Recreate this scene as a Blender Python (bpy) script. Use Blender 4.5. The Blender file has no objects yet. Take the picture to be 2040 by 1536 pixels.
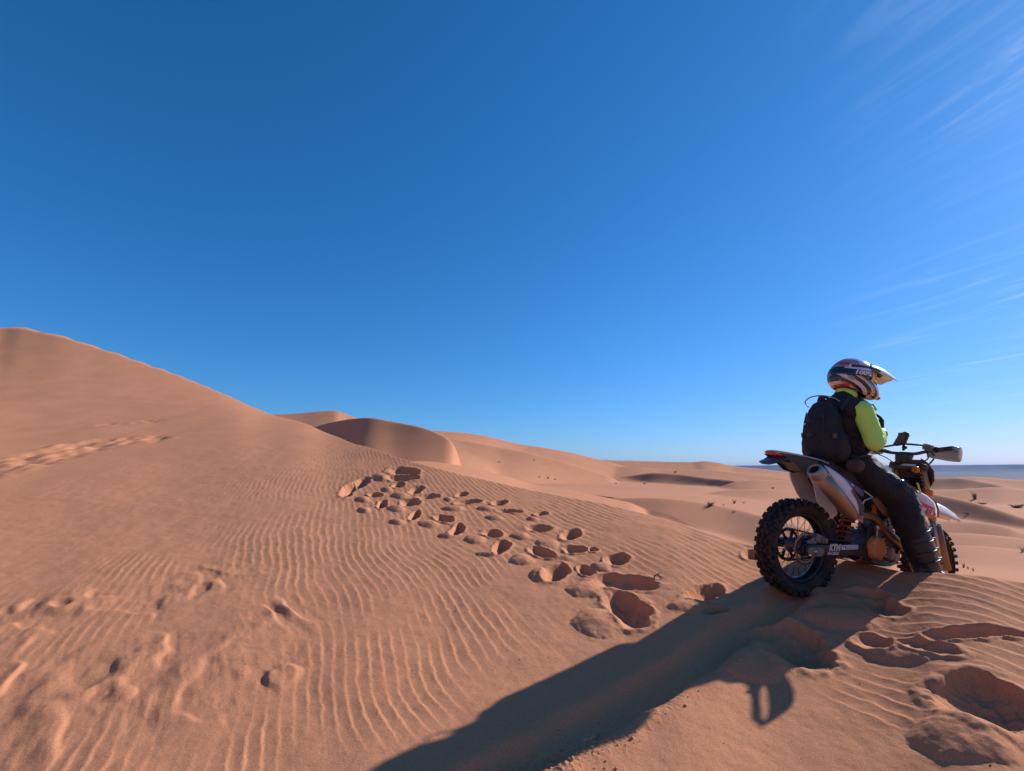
import bpy, bmesh, math, random
import numpy as np
from mathutils import Vector, Matrix

random.seed(7)
C = bpy.context.scene.collection
EYE = 1.0                      # eye height of the camera above the sand at its foot

# ------------------------------------------------------------------ camera
cam_d = bpy.data.cameras.new('camera')
cam = bpy.data.objects.new('camera', cam_d)
C.objects.link(cam)
cam_d.sensor_fit = 'HORIZONTAL'
cam_d.sensor_width = 36.0
cam_d.lens = 36.0 * 1000.0 / 2040.0
cam.location = (0, 0, EYE)
cam.rotation_euler = (math.radians(90) + math.atan(168 / 1000.0), 0, 0)
cam_d.clip_start = 0.05
cam_d.clip_end = 40000
bpy.context.scene.camera = cam

# ------------------------------------------------------------------ sky and sun
SUN_AZ = math.radians(62.4)      # clockwise from +Y (the view direction)
SUN_EL = math.radians(29.7)
HAZE = 0.00006                  # even density of the air per metre
HAZE_COL = (0.20, 0.47, 1.0)
sc = bpy.context.scene
sc.view_settings.view_transform = 'Standard'
sc.view_settings.look = 'None'
sc.view_settings.exposure = 0.10
sc.view_settings.gamma = 1.0
sc.view_settings.use_curve_mapping = False

world = bpy.data.worlds.new('World')
sc.world = world
world.use_nodes = True


def build_sky():
    nt = world.node_tree
    nt.nodes.clear()
    N = nt.nodes.new
    L = nt.links.new
    out = N('ShaderNodeOutputWorld')
    bg = N('ShaderNodeBackground')
    sky = N('ShaderNodeTexSky')
    sky.sky_type = 'NISHITA'
    sky.sun_disc = False
    sky.sun_elevation = SUN_EL
    sky.sun_rotation = SUN_AZ
    sky.altitude = 0
    sky.air_density = 1.0
    sky.dust_density = 0.2
    sky.ozone_density = 3.0
    bg.inputs['Strength'].default_value = 0.1
    # tone response of the phone camera: each channel gets its own gain and gamma
    sp = N('ShaderNodeSeparateColor')
    cb = N('ShaderNodeCombineColor')
    L(sky.outputs['Color'], sp.inputs[0])
    for i, (g, k) in enumerate(SKY_TONE):
        a = N('ShaderNodeMath')
        a.operation = 'MULTIPLY'
        a.inputs[1].default_value = 0.1
        L(sp.outputs[i], a.inputs[0])
        p = N('ShaderNodeMath')
        p.operation = 'POWER'
        p.inputs[1].default_value = g
        L(a.outputs[0], p.inputs[0])
        q = N('ShaderNodeMath')
        q.operation = 'MULTIPLY'
        q.inputs[1].default_value = math.exp(k) * 10
        L(p.outputs[0], q.inputs[0])
        L(q.outputs[0], cb.inputs[i])
    # cirrus: noise stretched along one heading on a flat layer high above
    tc = N('ShaderNodeTexCoord')
    sep = N('ShaderNodeSeparateXYZ')
    L(tc.outputs['Generated'], sep.inputs[0])

    def math_(op, a, b=None, c=None):
        n = N('ShaderNodeMath')
        n.operation = op
        for i, v in enumerate((a, b, c)):
            if v is None:
                continue
            if hasattr(v, 'is_output'):
                L(v, n.inputs[i])
            else:
                n.inputs[i].default_value = v
        return n.outputs[0]

    zz = math_('MAXIMUM', math_('ADD', sep.outputs['Z'], 0.05), 0.02)
    cx = math_('DIVIDE', sep.outputs['X'], zz)
    cy = math_('DIVIDE', sep.outputs['Y'], zz)

    def streaks(heading, along, across, scale, lo, hi, du, dv, detail=6, dist=0.6):
        h = math.radians(heading)
        u = math_('ADD', math_('MULTIPLY', cx, math.sin(h) * along), math_('MULTIPLY', cy, math.cos(h) * along))
        v = math_('ADD', math_('MULTIPLY', cx, math.cos(h) * across), math_('MULTIPLY', cy, -math.sin(h) * across))
        comb = N('ShaderNodeCombineXYZ')
        L(math_('ADD', u, du), comb.inputs[0])
        L(math_('ADD', v, dv), comb.inputs[1])
        nz = N('ShaderNodeTexNoise')
        nz.inputs['Scale'].default_value = scale
        nz.inputs['Detail'].default_value = detail
        nz.inputs['Roughness'].default_value = 0.62
        nz.inputs['Distortion'].default_value = dist
        L(comb.outputs[0], nz.inputs['Vector'])
        mr = N('ShaderNodeMapRange')
        mr.interpolation_type = 'SMOOTHSTEP'
        mr.inputs['From Min'].default_value = lo
        mr.inputs['From Max'].default_value = hi
        L(nz.outputs['Fac'], mr.inputs['Value'])
        return mr.outputs[0]

    fine = streaks(CIR_ROT, 0.8, 4.6, 1.6, 0.44, 0.80, 2.23, -6.9, 9, 1.2)
    broad = streaks(CIR_ROT + 8, 0.35, 1.5, 0.9, 0.45, 0.70, 7.82, 3.11, 3, 0.3)
    # the cirrus bank lies to the right, thinning out to the left
    az = math_('ARCTAN2', sep.outputs['X'], sep.outputs['Y'])
    mr = N('ShaderNodeMapRange')
    mr.interpolation_type = 'SMOOTHSTEP'
    mr.inputs['From Min'].default_value = math.radians(29)
    mr.inputs['From Max'].default_value = math.radians(47)
    L(az, mr.inputs['Value'])
    dens = math_('MULTIPLY', math_('MULTIPLY', fine, math_('ADD', math_('MULTIPLY', broad, 0.9), 0.12)), mr.outputs[0])
    dens = math_('MULTIPLY', dens, CIR_AMT)
    mix = N('ShaderNodeMix')
    mix.data_type = 'RGBA'
    L(dens, mix.inputs['Factor'])
    L(cb.outputs[0], mix.inputs['A'])
    mix.inputs['B'].default_value = CIR_COL
    L(mix.outputs['Result'], bg.inputs['Color'])
    L(bg.outputs[0], out.inputs['Surface'])


SKY_TONE = ((1.418, -0.635), (0.924, -0.354), (0.964, 0.195))
CIR_ROT, CIR_AMT, CIR_COL = -18, 0.40, (8.0, 9.0, 10.5, 1)
build_sky()

sun_d = bpy.data.lights.new('sun', 'SUN')
sun = bpy.data.objects.new('sun', sun_d)
C.objects.link(sun)
sun_d.energy = 5.0
sun_d.angle = math.radians(0.53)
sun_d.color = (1.0, 0.985, 0.965)
sd = Vector((math.sin(SUN_AZ) * math.cos(SUN_EL), math.cos(SUN_AZ) * math.cos(SUN_EL), math.sin(SUN_EL)))
sun.rotation_euler = sd.to_track_quat('Z', 'Y').to_euler()
sun.location = sd * 300


# ------------------------------------------------------------------ helpers
def mat(name, col, rough=0.6, metal=0.0, **kw):
    m = bpy.data.materials.new(name)
    m.use_nodes = True
    b = m.node_tree.nodes['Principled BSDF']
    b.inputs['Base Color'].default_value = (*col, 1)
    b.inputs['Roughness'].default_value = rough
    b.inputs['Metallic'].default_value = metal
    for k, v in kw.items():
        b.inputs[k].default_value = v
    return m


def tag(o, label=None, cat=None, group=None, kind=None):
    for k, v in (('label', label), ('category', cat), ('group', group), ('kind', kind)):
        if v:
            o[k] = v
    return o

# ------------------------------------------------------------------ value noise
def _hash(ix, iy, seed):
    h = (ix.astype(np.int64) * 374761393 + iy.astype(np.int64) * 668265263 + seed * 1442695041) & 0xFFFFFFFF
    h = ((h ^ (h >> 13)) * 1274126177) & 0xFFFFFFFF
    h = h ^ (h >> 16)
    return h


def noise(x, y, seed=0):
    """gradient noise, about -1..1"""
    xi = np.floor(x)
    yi = np.floor(y)
    fx = x - xi
    fy = y - yi
    ux = fx * fx * fx * (fx * (fx * 6 - 15) + 10)
    uy = fy * fy * fy * (fy * (fy * 6 - 15) + 10)
    r = 0
    for dx in (0, 1):
        for dy in (0, 1):
            a = _hash(xi + dx, yi + dy, seed) * (2 * math.pi / 4294967296.0)
            g = np.cos(a) * (fx - dx) + np.sin(a) * (fy - dy)
            r = r + g * (ux if dx else 1 - ux) * (uy if dy else 1 - uy)
    return r * 1.5


def fbm(x, y, seed=0, octaves=4, gain=0.5):
    r = 0
    a = 1.0
    for i in range(octaves):
        r = r + a * noise(x, y, seed + 17 * i)
        x = x * 2.03 + 5.1
        y = y * 2.03 - 3.7
        a *= gain
    return r


def sstep(a, b, x):
    t = np.clip((x - a) / (b - a), 0, 1)
    return t * t * (3 - 2 * t)


# ------------------------------------------------------------------ dune field
# crest of the near dune: azimuth (deg), slope of the sight line to it, distance (m)
CREST = [(-180,0.2,56),(-120,0.2,56),(-80,0.222,56),(-57,0.215,54),(-50,0.207,53),(-46.54,0.2007,52.00),(-45.39,0.2042,50.00),(-43.53,0.2023,46.50),(-40.10,0.1882,40.00),(-36.32,0.1696,34.00),(-32.17,0.1448,28.00),(-29.04,0.1227,23.50),(-26.22,0.1014,20.00),(-22.81,0.0856,16.50),(-20.27,0.0683,14.00),(-16.61,0.0470,11.00),(-12.28,0.0210,8.80),(-8.97,0.0048,7.90),(-5.06,-0.0116,7.30),(-1.12,-0.0271,6.90),(4.48,-0.0471,6.40),(11.56,-0.0697,5.90),(16.24,-0.0892,5.60),(20.17,-0.1092,5.30),(25.23,-0.1338,5.00),(29.09,-0.1422,4.90),(33.06,-0.1471,4.80),(34.53,-0.1514,4.75),(36.31,-0.1547,4.65),(38.38,-0.1505,4.60),(40.23,-0.1494,4.60),(41.85,-0.1498,4.65),(44.13,-0.1528,4.75),(49.35,-0.1545,5.00),(57.68,-0.1459,5.40),(70.18,-0.1133,5.80),(120,-0.12,6),(180,-0.12,6)]
# distant ridges: crest points (azimuth, sight-line slope), distance at each, face slope, drop, rounding
RIDGES = [
    ([(-28.46, 0.0940), (-24.80, 0.0994), (-22.88, 0.1027), (-20.91, 0.1074), (-19.49, 0.1094), (-18.33, 0.1034), (-16.74, 0.0947), (-12.36, 0.0585)],
     (85,82.8571,80.7143,78.5714,76.4286,74.2857,72.1429,70), 0.22, 9, 0.6),
    ([(-26.40, 0.0360), (-23.70, 0.0631), (-21.80, 0.0769), (-19.83, 0.0878), (-17.79, 0.0956), (-15.96, 0.0989), (-12.97, 0.0915), (-10.20, 0.0825), (-7.95, 0.0682), (-6.81, 0.0536), (-6.11, 0.0311), (-5.64, 0.0058), (-3.36, -0.0424)],
     (75,66,60,54,50,47,43,39,36,34,33,32,30), 0.35, 9, 0.2),
    ([(-15.41, -0.0084), (-12.81, 0.0133), (-10.64, 0.0168), (-8.43, 0.0145), (-5.75, 0.0082), (-1.13, -0.0097), (2.25, -0.0271), (6.15, -0.0384), (12.65, -0.0601)],
     (24,24,24,24,24,24,24,24,24), 0.06, 1, 0.6),
    ([(-14.55, 0.0724), (-12.39, 0.0750), (-9.64, 0.0753), (-6.83, 0.0743), (-3.42, 0.0677), (-1.14, 0.0579), (1.14, 0.0490), (2.28, 0.0460), (5.67, 0.0360), (10.10, 0.0182), (14.37, -0.0038)],
     (120,120,120,120,120,120,120,120,120,120,120), 0.2, 9, 1),
    ([(-12.38, 0.0673), (-9.63, 0.0679), (-7.95, 0.0643), (-5.69, 0.0577), (-3.42, 0.0509), (-1.14, 0.0421), (1.14, 0.0352), (4.53, 0.0204), (10.05, -0.0086)],
     (105,102.5,100,97.5,95,92.5,90,87.5,85), 0.24, 6, 0.4),
    ([(4.52, 0.0107), (8.99, 0.0188), (12.28, 0.0172), (15.47, 0.0150), (19.59, 0.0142), (20.60, 0.0155), (21.82, 0.0131), (23.48, 0.0071), (25.35, 0.0035), (28.03, -0.0026), (30.57, -0.0084), (35.65, -0.0173)],
     (165,162.727,160.455,158.182,155.909,153.636,151.364,149.091,146.818,144.545,142.273,140), 0.16, 6, 1),
    ([(3.39, 0.0058), (8.97, 0.0048), (13.33, 0.0057), (17.00, 0.0009), (20.54, 0.0000), (23.44, -0.0036), (26.21, -0.0096), (29.68, -0.0177)],
     (120,117.857,115.714,113.571,111.429,109.286,107.143,105), 0.17, 5, 0.8),
    ([(8.93, -0.0230), (13.29, -0.0104), (15.95, -0.0056), (19.01, -0.0092), (21.48, -0.0144), (23.85, -0.0204), (26.11, -0.0313), (28.70, -0.0457)],
     (108,102,96,88,80,72,66,60), 0.3, 4.2, 0.8),
    ([(15.26, -0.0686), (19.39, -0.0491), (21.90, -0.0323), (23.85, -0.0213), (25.72, -0.0175), (27.95, -0.0188), (29.66, -0.0219), (33.68, -0.0314)],
     (70,70,70,70,70,70,70,70), 0.14, 2.6, 0.5),
    ([(17.32, -0.0679), (20.39, -0.0443), (23.32, -0.0355), (26.10, -0.0338), (28.74, -0.0373), (32.03, -0.0441)],
     (52,52,52,52,52,52), 0.12, 2.6, 0.5),
    ([(-6.70, -0.0470), (-3.37, -0.0290), (2.25, -0.0276), (8.92, -0.0296), (14.30, -0.0337), (17.39, -0.0433), (21.36, -0.0485), (26.04, -0.0485), (30.35, -0.0532)],
     (60,60,60,60,60,60,60,60,60), 0.05, 1.2, 0.5),
    ([(-1.12, -0.0616), (2.24, -0.0482), (4.48, -0.0457), (7.25, -0.0459), (11.06, -0.0511), (13.71, -0.0598)],
     (40,38,36,33,30,28), 0.6, 0.9, 0.1),
    ([(3.34, -0.0729), (5.57, -0.0613), (9.43, -0.0561), (12.67, -0.0527), (15.82, -0.0519), (19.36, -0.0572), (22.73, -0.0665), (25.91, -0.0793), (30.13, -0.0982), (35.42, -0.1228)],
     (32,30,28,27,26,25,24,22,20,18), 0.2, 2.2, 0.4),
    ([(27.34, -0.1543), (33.13, -0.1339), (36.86, -0.1206), (38.95, -0.1122), (42.13, -0.1070), (44.43, -0.1083), (48.49, -0.1151)],
     (13.5,13.5,13.5,13.5,13.5,13.5,13.5), 0.02, 0.5, 0.3),
    ([(24.84, -0.1200), (30.89, -0.1094), (36.28, -0.0998), (38.73, -0.0937), (41.94, -0.0907), (44.53, -0.0929), (48.58, -0.1028)],
     (20,20,20,20,20,20,20), 0.13, 1.5, 0.4),
    ([(21.17, -0.1015), (29.34, -0.0900), (36.40, -0.0785), (39.18, -0.0742), (40.49, -0.0735), (42.35, -0.0742), (43.79, -0.0786), (44.58, -0.0855), (48.58, -0.1028)],
     (34,32,31,30,30,29,28,27,25), 0.18, 2, 0.5),
    ([(23.24, -0.0566), (29.57, -0.0411), (33.66, -0.0338), (37.02, -0.0324), (38.75, -0.0346), (40.69, -0.0409), (42.21, -0.0477), (43.64, -0.0569), (44.73, -0.0646), (48.71, -0.0841)],
     (60,58,55,52,50,47,44,41,39,34), 0.34, 3.6, 0.5),
    ([(23.27, -0.0496), (29.58, -0.0403), (33.66, -0.0346), (38.65, -0.0287), (39.79, -0.0290), (41.73, -0.0267), (43.57, -0.0245), (44.98, -0.0273), (49.08, -0.0341)],
     (76,75.5,75,74.5,74,73.5,73,72.5,72), 0.14, 2.5, 0.5),
    ([(25.19, -0.0341), (29.64, -0.0269), (33.74, -0.0201), (38.53, -0.0144), (39.90, -0.0115), (41.20, -0.0117), (42.42, -0.0157), (43.87, -0.0223), (45.52, -0.0298)],
     (125,122,118,112,108,105,100,95,90), 0.3, 3.5, 0.6),
    ([(33.73, -0.0209), (37.47, -0.0169), (40.22, -0.0133), (41.53, -0.0098), (42.31, -0.0090), (43.36, -0.0113), (45.07, -0.0144), (49.19, -0.0183)],
     (140,140,140,140,140,140,140,140), 0.2, 3.5, 0.8),
]



def _pchip(xs, ys, x):
    """monotone cubic through the table points"""
    xs = np.asarray(xs, float)
    ys = np.asarray(ys, float)
    h = np.diff(xs)
    d = np.diff(ys) / h
    m = np.zeros(len(xs))
    m[0], m[-1] = d[0], d[-1]
    w1, w2 = 2 * h[1:] + h[:-1], h[1:] + 2 * h[:-1]
    ok = d[:-1] * d[1:] > 0
    m[1:-1][ok] = (w1 + w2)[ok] / (w1[ok] / d[:-1][ok] + w2[ok] / d[1:][ok])
    x = np.clip(x, xs[0], xs[-1])
    i = np.clip(np.searchsorted(xs, x) - 1, 0, len(h) - 1)
    t = (x - xs[i]) / h[i]
    return ((2 * t**3 - 3 * t**2 + 1) * ys[i] + (t**3 - 2 * t**2 + t) * h[i] * m[i]
            + (3 * t**2 - 2 * t**3) * ys[i + 1] + (t**3 - t**2) * h[i] * m[i + 1])


_TG = np.linspace(-180, 180, 7201)


def _table(xs, ys, w):
    """azimuth table at 0.05 degree, softened by a bell of width w degrees"""
    v = _pchip(xs, ys, _TG)
    if w:
        k = np.arange(-int(w * 60), int(w * 60) + 1)
        g = np.exp(-((k * 0.05 / w) ** 2))
        v = np.convolve(np.pad(v, len(k) // 2, mode='edge'), g / g.sum(), 'valid')
    return v


_CA = np.array([c[0] for c in CREST])
_CS = np.array([c[1] for c in CREST])
_CR = np.array([c[2] for c in CREST])


_RC = np.exp(_table(_CA, np.log(_CR), 1.6))
_SL = _table(_CA, _CS, 0.45)
_RC2 = np.exp(_table(_CA, np.log(_CR), 5.0))
_SL2 = _table(_CA, _CS, 5.0)
_RT = [(_table([p[0] for p in q[0]], [p[1] for p in q[0]], 0.15), _table([p[0] for p in q[0]], q[1], 1.6)) for q in RIDGES]


def crest_at(th, wide=False):
    rc = np.interp(th, _TG, _RC2 if wide else _RC)
    return rc, np.interp(th, _TG, _SL2 if wide else _SL) * rc


# slope corrections of the near profile (at the foot and at the crest), by azimuth
Z_FOOT = -1.60                    # sand at the camera foot, relative to the eye
_KN = [-180, -60, -45, -35, -25, -16, -8, 0, 8, 20, 35, 50, 180]
M0_OFF = [-0.143, -0.143, -0.124, -0.077, -0.035, -0.032, -0.038, -0.055, -0.062, -0.158, -0.048, -0.095, -0.095]
M1_OFF = [0.077, 0.077, 0.144, 0.103, 0.019, 0.109, 0.227, 0.216, 0.235, 0.159, 0.214, 0.096, 0.096]
_M0 = _table(_KN, M0_OFF, 4.0)
_M1 = _table(_KN, M1_OFF, 4.0)


def near_profile(th, r, wide):
    rc, zc = crest_at(th, wide)
    s = zc / rc
    m0 = (zc - Z_FOOT) / rc + np.interp(th, _TG, _M0)
    m1 = s + 0.045 + 0.20 * sstep(5.6, 4.7, rc) + np.interp(th, _TG, _M1)
    t = np.clip(r / rc, 0, 1)
    h00 = 2 * t**3 - 3 * t**2 + 1
    h10 = t**3 - 2 * t**2 + t
    h01 = -2 * t**3 + 3 * t**2
    h11 = t**3 - t**2
    return h00 * Z_FOOT + h10 * rc * m0 + h01 * zc + h11 * rc * m1, m1


def ground_base(th, r):
    """height relative to the eye; th in degrees from the view direction, r in metres"""
    rc, zc = crest_at(th)
    # near dune: cubic profile from the camera's foot to the crest
    zn, m1 = near_profile(th, r, False)
    zw, _ = near_profile(th, np.minimum(r, rc), True)
    tt = np.clip(r / rc, 0, 1)
    k = sstep(0.25, 0.97, tt)
    zn = zw * (1 - k) + zn * k
    # far side
    d = np.maximum(r - rc, 0)
    bs = np.interp(th, [-30, -10, 10, 25, 45], [0.35, 0.3, 0.3, 0.33, 0.36])
    soft = 0.02 * rc + 0.1
    dd = np.sqrt(d * d + soft * soft) - soft
    zb = zc + (m1 - 0.12) * np.minimum(d, 0.0) - (bs - 0.0) * dd + np.minimum(m1, 0) * np.minimum(d, 0.3)
    # valley floor
    zf = np.interp(th, [-60, -20, 0, 20, 35, 50], [-3, -1.6, -1.7, -2.2, -2.9, -3.2])
    k = sstep(30, 36, th)
    zf = zf * (1 - k) + k * np.interp(r, [5, 6.5, 13, 17, 24], [-1.20, -1.25, -1.62, -2.3, -3.0])
    zf = zf - 1.2 * sstep(60, 200, r)
    acc = [zb, zf + 0 * r]
    for (pts, _, sf, D, w), (tv, tr) in zip(RIDGES, _RT):
        over = np.maximum(np.maximum(pts[0][0] - th, th - pts[-1][0]), 0)
        rd = np.interp(th, _TG, tr)
        zr = (np.interp(th, _TG, tv) - 0.004 * over - 0.0025 * over**2) * rd
        x = rd - r
        f_ = np.maximum(x, 0)
        f_ = np.sqrt(f_ * f_ + w * w) - w
        b_ = np.maximum(-x, 0)
        b_ = np.sqrt(b_ * b_ + w * w) - w
        acc.append(zr - D * (1 - np.exp(-sf * f_ / D)) - 0.03 * f_ - 0.28 * b_)
    k = 0.0012 * r + 0.004
    mx = acc[0]
    for a in acc[1:]:
        mx = np.maximum(mx, a)
    sm = 0
    for a in acc:
        sm = sm + np.exp(np.maximum((a - mx) / k, -60))
    far = mx + k * np.log(sm)
    w_ = sstep(0.0, 0.5, d)
    z = np.where(r <= rc, zn, zb * (1 - w_) + far * w_)
    # the dune field ends and drops to the plain
    fade = sstep(190, 420, r)
    return z * (1 - fade) + (-17.0) * fade




# ------------------------------------------------------------------ marks in the sand
# footprints: centre and the two half-axes of each hollow (m); then the heaps of pushed-out sand
HOLLOWS = [
    (-1.66, 7.74, 0.220, -0.083, 0.049, -0.222, 1),
    (-1.46, 7.58, 0.085, -0.029, 0.033, -0.166, 1),
    (-2.14, 7.18, 0.067, 0.218, 0.080, -0.192, 1),
    (-2.21, 6.93, 0.017, 0.243, 0.102, -0.205, 1),
    (-1.75, 6.59, 0.091, -0.016, 0.027, -0.098, 1),
    (-1.55, 6.98, 0.069, 0.032, 0.031, -0.111, 1),
    (-1.25, 6.68, 0.075, 0.070, 0.035, -0.129, 1),
    (-1.04, 6.39, 0.119, 0.012, 0.019, -0.095, 1),
    (-1.22, 6.17, 0.099, 0.012, 0.031, -0.134, 1),
    (-1.57, 7.31, 0.208, -0.026, 0.032, -0.134, 1),
    (-0.63, 6.42, 0.067, 0.029, 0.011, -0.074, 1),
    (-0.52, 6.12, 0.129, 0.018, 0.008, -0.077, 1),
    (-0.15, 6.07, 0.079, 0.016, 0.005, -0.098, 1),
    (-0.02, 5.74, 0.122, -0.026, -0.001, -0.066, 1),
    (0.32, 5.62, 0.074, 0.015, -0.002, -0.052, 1),
    (-1.55, 6.17, 0.019, 0.111, 0.050, -0.108, 1),
    (-1.07, 5.68, 0.025, 0.127, 0.040, -0.087, 1),
    (-0.73, 5.55, 0.100, -0.039, 0.011, -0.096, 1),
    (-0.55, 5.20, 0.054, 0.097, 0.033, -0.106, 1),
    (-0.19, 5.08, 0.091, -0.038, -0.001, -0.094, 1),
    (0.27, 5.18, 0.115, -0.030, -0.006, -0.083, 1),
    (0.56, 4.98, 0.083, 0.026, -0.006, -0.110, 1),
    (-0.10, 4.72, 0.068, 0.083, 0.023, -0.114, 1),
    (0.26, 4.58, 0.100, -0.080, -0.016, -0.094, 1),
    (0.56, 4.61, 0.092, -0.017, -0.010, -0.080, 1),
    (0.71, 4.57, 0.035, -0.022, -0.011, -0.047, 1),
    (0.35, 4.14, 0.098, 0.069, 0.008, -0.121, 1),
    (0.87, 4.32, 0.092, 0.012, -0.014, -0.101, 1),
    (0.59, 4.15, 0.054, -0.061, -0.024, -0.075, 1),
    (0.83, 3.92, 0.205, -0.081, -0.027, -0.103, 1),
    (0.76, 3.54, 0.086, -0.168, -0.075, -0.129, 1),
    (1.34, 3.69, 0.135, 0.038, -0.031, -0.085, 1),
    (2.39, 3.56, 0.086, -0.052, -0.048, -0.063, 0.5),
    (2.37, 3.40, 0.048, -0.109, -0.066, -0.070, 0.7),
    (1.65, 3.16, 0.111, -0.137, -0.119, -0.142, 1),
    (2.51, 2.95, 0.254, -0.034, -0.042, -0.046, 0.7),
    (2.07, 3.07, 0.061, -0.051, -0.051, -0.059, 0.4),
    (2.25, 2.92, 0.075, -0.112, -0.041, -0.044, 0.35),
    (2.14, 2.47, 0.108, -0.138, -0.144, -0.115, 1),
    (2.02, 4.37, 0.083, -0.008, -0.044, -0.090, 1),
    (1.31, 3.48, 0.099, 0.022, -0.021, -0.052, 1),
]
HEAPS = [
    (-1.91, 7.45, 0.138, -0.083, 0.047, -0.189),
    (-1.86, 6.42, 0.097, -0.044, 0.033, -0.119),
    (-1.66, 6.81, 0.080, -0.039, 0.024, -0.102),
    (-1.40, 6.49, 0.111, -0.046, 0.026, -0.127),
    (-1.71, 5.96, 0.084, -0.035, 0.030, -0.110),
    (-1.33, 5.95, 0.113, -0.047, 0.023, -0.110),
    (-0.76, 6.25, 0.053, -0.015, 0.008, -0.079),
    (-0.67, 5.88, 0.147, -0.052, 0.008, -0.088),
    (-0.29, 5.86, 0.106, -0.029, 0.002, -0.095),
    (-0.19, 5.53, 0.095, -0.029, 0.000, -0.076),
    (0.22, 5.46, 0.073, -0.028, -0.005, -0.063),
    (-1.21, 5.46, 0.090, -0.026, 0.018, -0.088),
    (-0.86, 5.40, 0.112, -0.033, 0.015, -0.106),
    (-0.64, 5.05, 0.071, -0.021, 0.007, -0.070),
    (-0.34, 4.93, 0.102, -0.027, 0.004, -0.102),
    (0.08, 4.99, 0.098, -0.030, -0.004, -0.080),
    (0.33, 4.79, 0.103, -0.029, -0.011, -0.099),
    (-0.22, 4.57, 0.086, -0.022, 0.001, -0.047),
    (0.08, 4.43, 0.092, -0.027, -0.006, -0.107),
    (0.43, 4.44, 0.101, -0.036, -0.007, -0.051),
    (0.22, 4.12, 0.075, -0.018, -0.011, -0.109),
    (0.71, 4.21, 0.078, -0.038, -0.016, -0.072),
    (0.53, 3.84, 0.122, -0.039, -0.021, -0.110),
    (0.55, 3.41, 0.149, -0.048, -0.033, -0.148),
    (1.18, 3.52, 0.142, -0.007, -0.031, -0.075),
    (2.09, 3.35, 0.182, -0.098, -0.073, -0.099),
    (1.36, 2.99, 0.194, -0.005, -0.076, -0.136),
    (2.10, 2.96, 0.132, -0.114, -0.062, -0.073),
    (1.89, 2.33, 0.139, -0.090, -0.123, -0.123),
]
RIPPLED = [(-0.56, 3.52, 0.6), (-1.33, 4.36, 0.7), (-0.27, 4.12, 0.8), (-2.10, 5.06, 0.7), (-2.62, 4.94, 0.6), (-3.00, 4.67, 0.55), (-1.53, 6.05, 1.1), (-0.80, 6.76, 1.2), (0.46, 5.87, 1.2), (1.33, 4.90, 1), (1.79, 4.35, 0.7), (-2.75, 7.77, 1.3), (-2.66, 8.97, 1.2), (2.82, 3.21, 0.8), (2.72, 3.45, 0.5), (3.16, 3.11, 0.9), (-1.35, 2.40, 0.32), (-1.72, 2.38, 0.32), (-3.05, 3.56, 0.55), (-0.63, 2.83, 0.35), (-1.05, 2.98, 0.3), (1.83, 2.62, 0.2)]
DISTURBED = [(-1.55, 2.95, 0.38), (-2.12, 3.16, 0.25), (-1.98, 2.64, 0.28), (-2.19, 2.51, 0.3), (-2.60, 3.97, 0.35), (-2.41, 4.22, 0.3), (-3.22, 3.56, 0.4), (-3.07, 3.74, 0.35), (-1.61, 3.30, 0.25), (-1.51, 3.48, 0.3), (-2.53, 2.97, 0.25), (-1.33, 2.99, 0.22)]
TRACK = [(1.99, 3.70), (1.44, 3.33), (1.02, 2.97), (0.60, 2.68), (0.27, 2.46), (0.02, 2.30), (-0.23, 2.11), (-0.51, 1.83)]
PATH = [(-8.31, 7.67), (-8.50, 8.44), (-8.61, 9.06), (-8.93, 10.33), (-8.70, 10.94), (-8.31, 11.36)]
PATCH = [(-10.71, 13.30), (-10.49, 13.78), (-10.19, 14.12)]
RIPPLE_DIR = [(-0.16, 3.78, -2), (-0.13, 3.51, 21), (-0.03, 3.35, 42), (-0.49, 3.71, 5), (-0.42, 3.43, 21), (-0.31, 3.23, 44), (0.10, 3.74, 35), (0.23, 3.62, 59), (-0.70, 3.21, 7), (-1.83, 5.16, 8), (-1.50, 5.32, 2), (-1.50, 4.82, -15), (-1.10, 4.54, 45), (-0.89, 4.31, 33), (-0.59, 3.86, 1), (-2.94, 8.40, 15), (-1.01, 7.07, 17), (-0.57, 6.82, 24), (0.33, 6.13, 57), (0.89, 5.70, 47), (2.89, 3.48, 42), (2.59, 3.63, 36), (2.75, 3.41, 37), (-1.56, 2.36, 19)]



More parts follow.
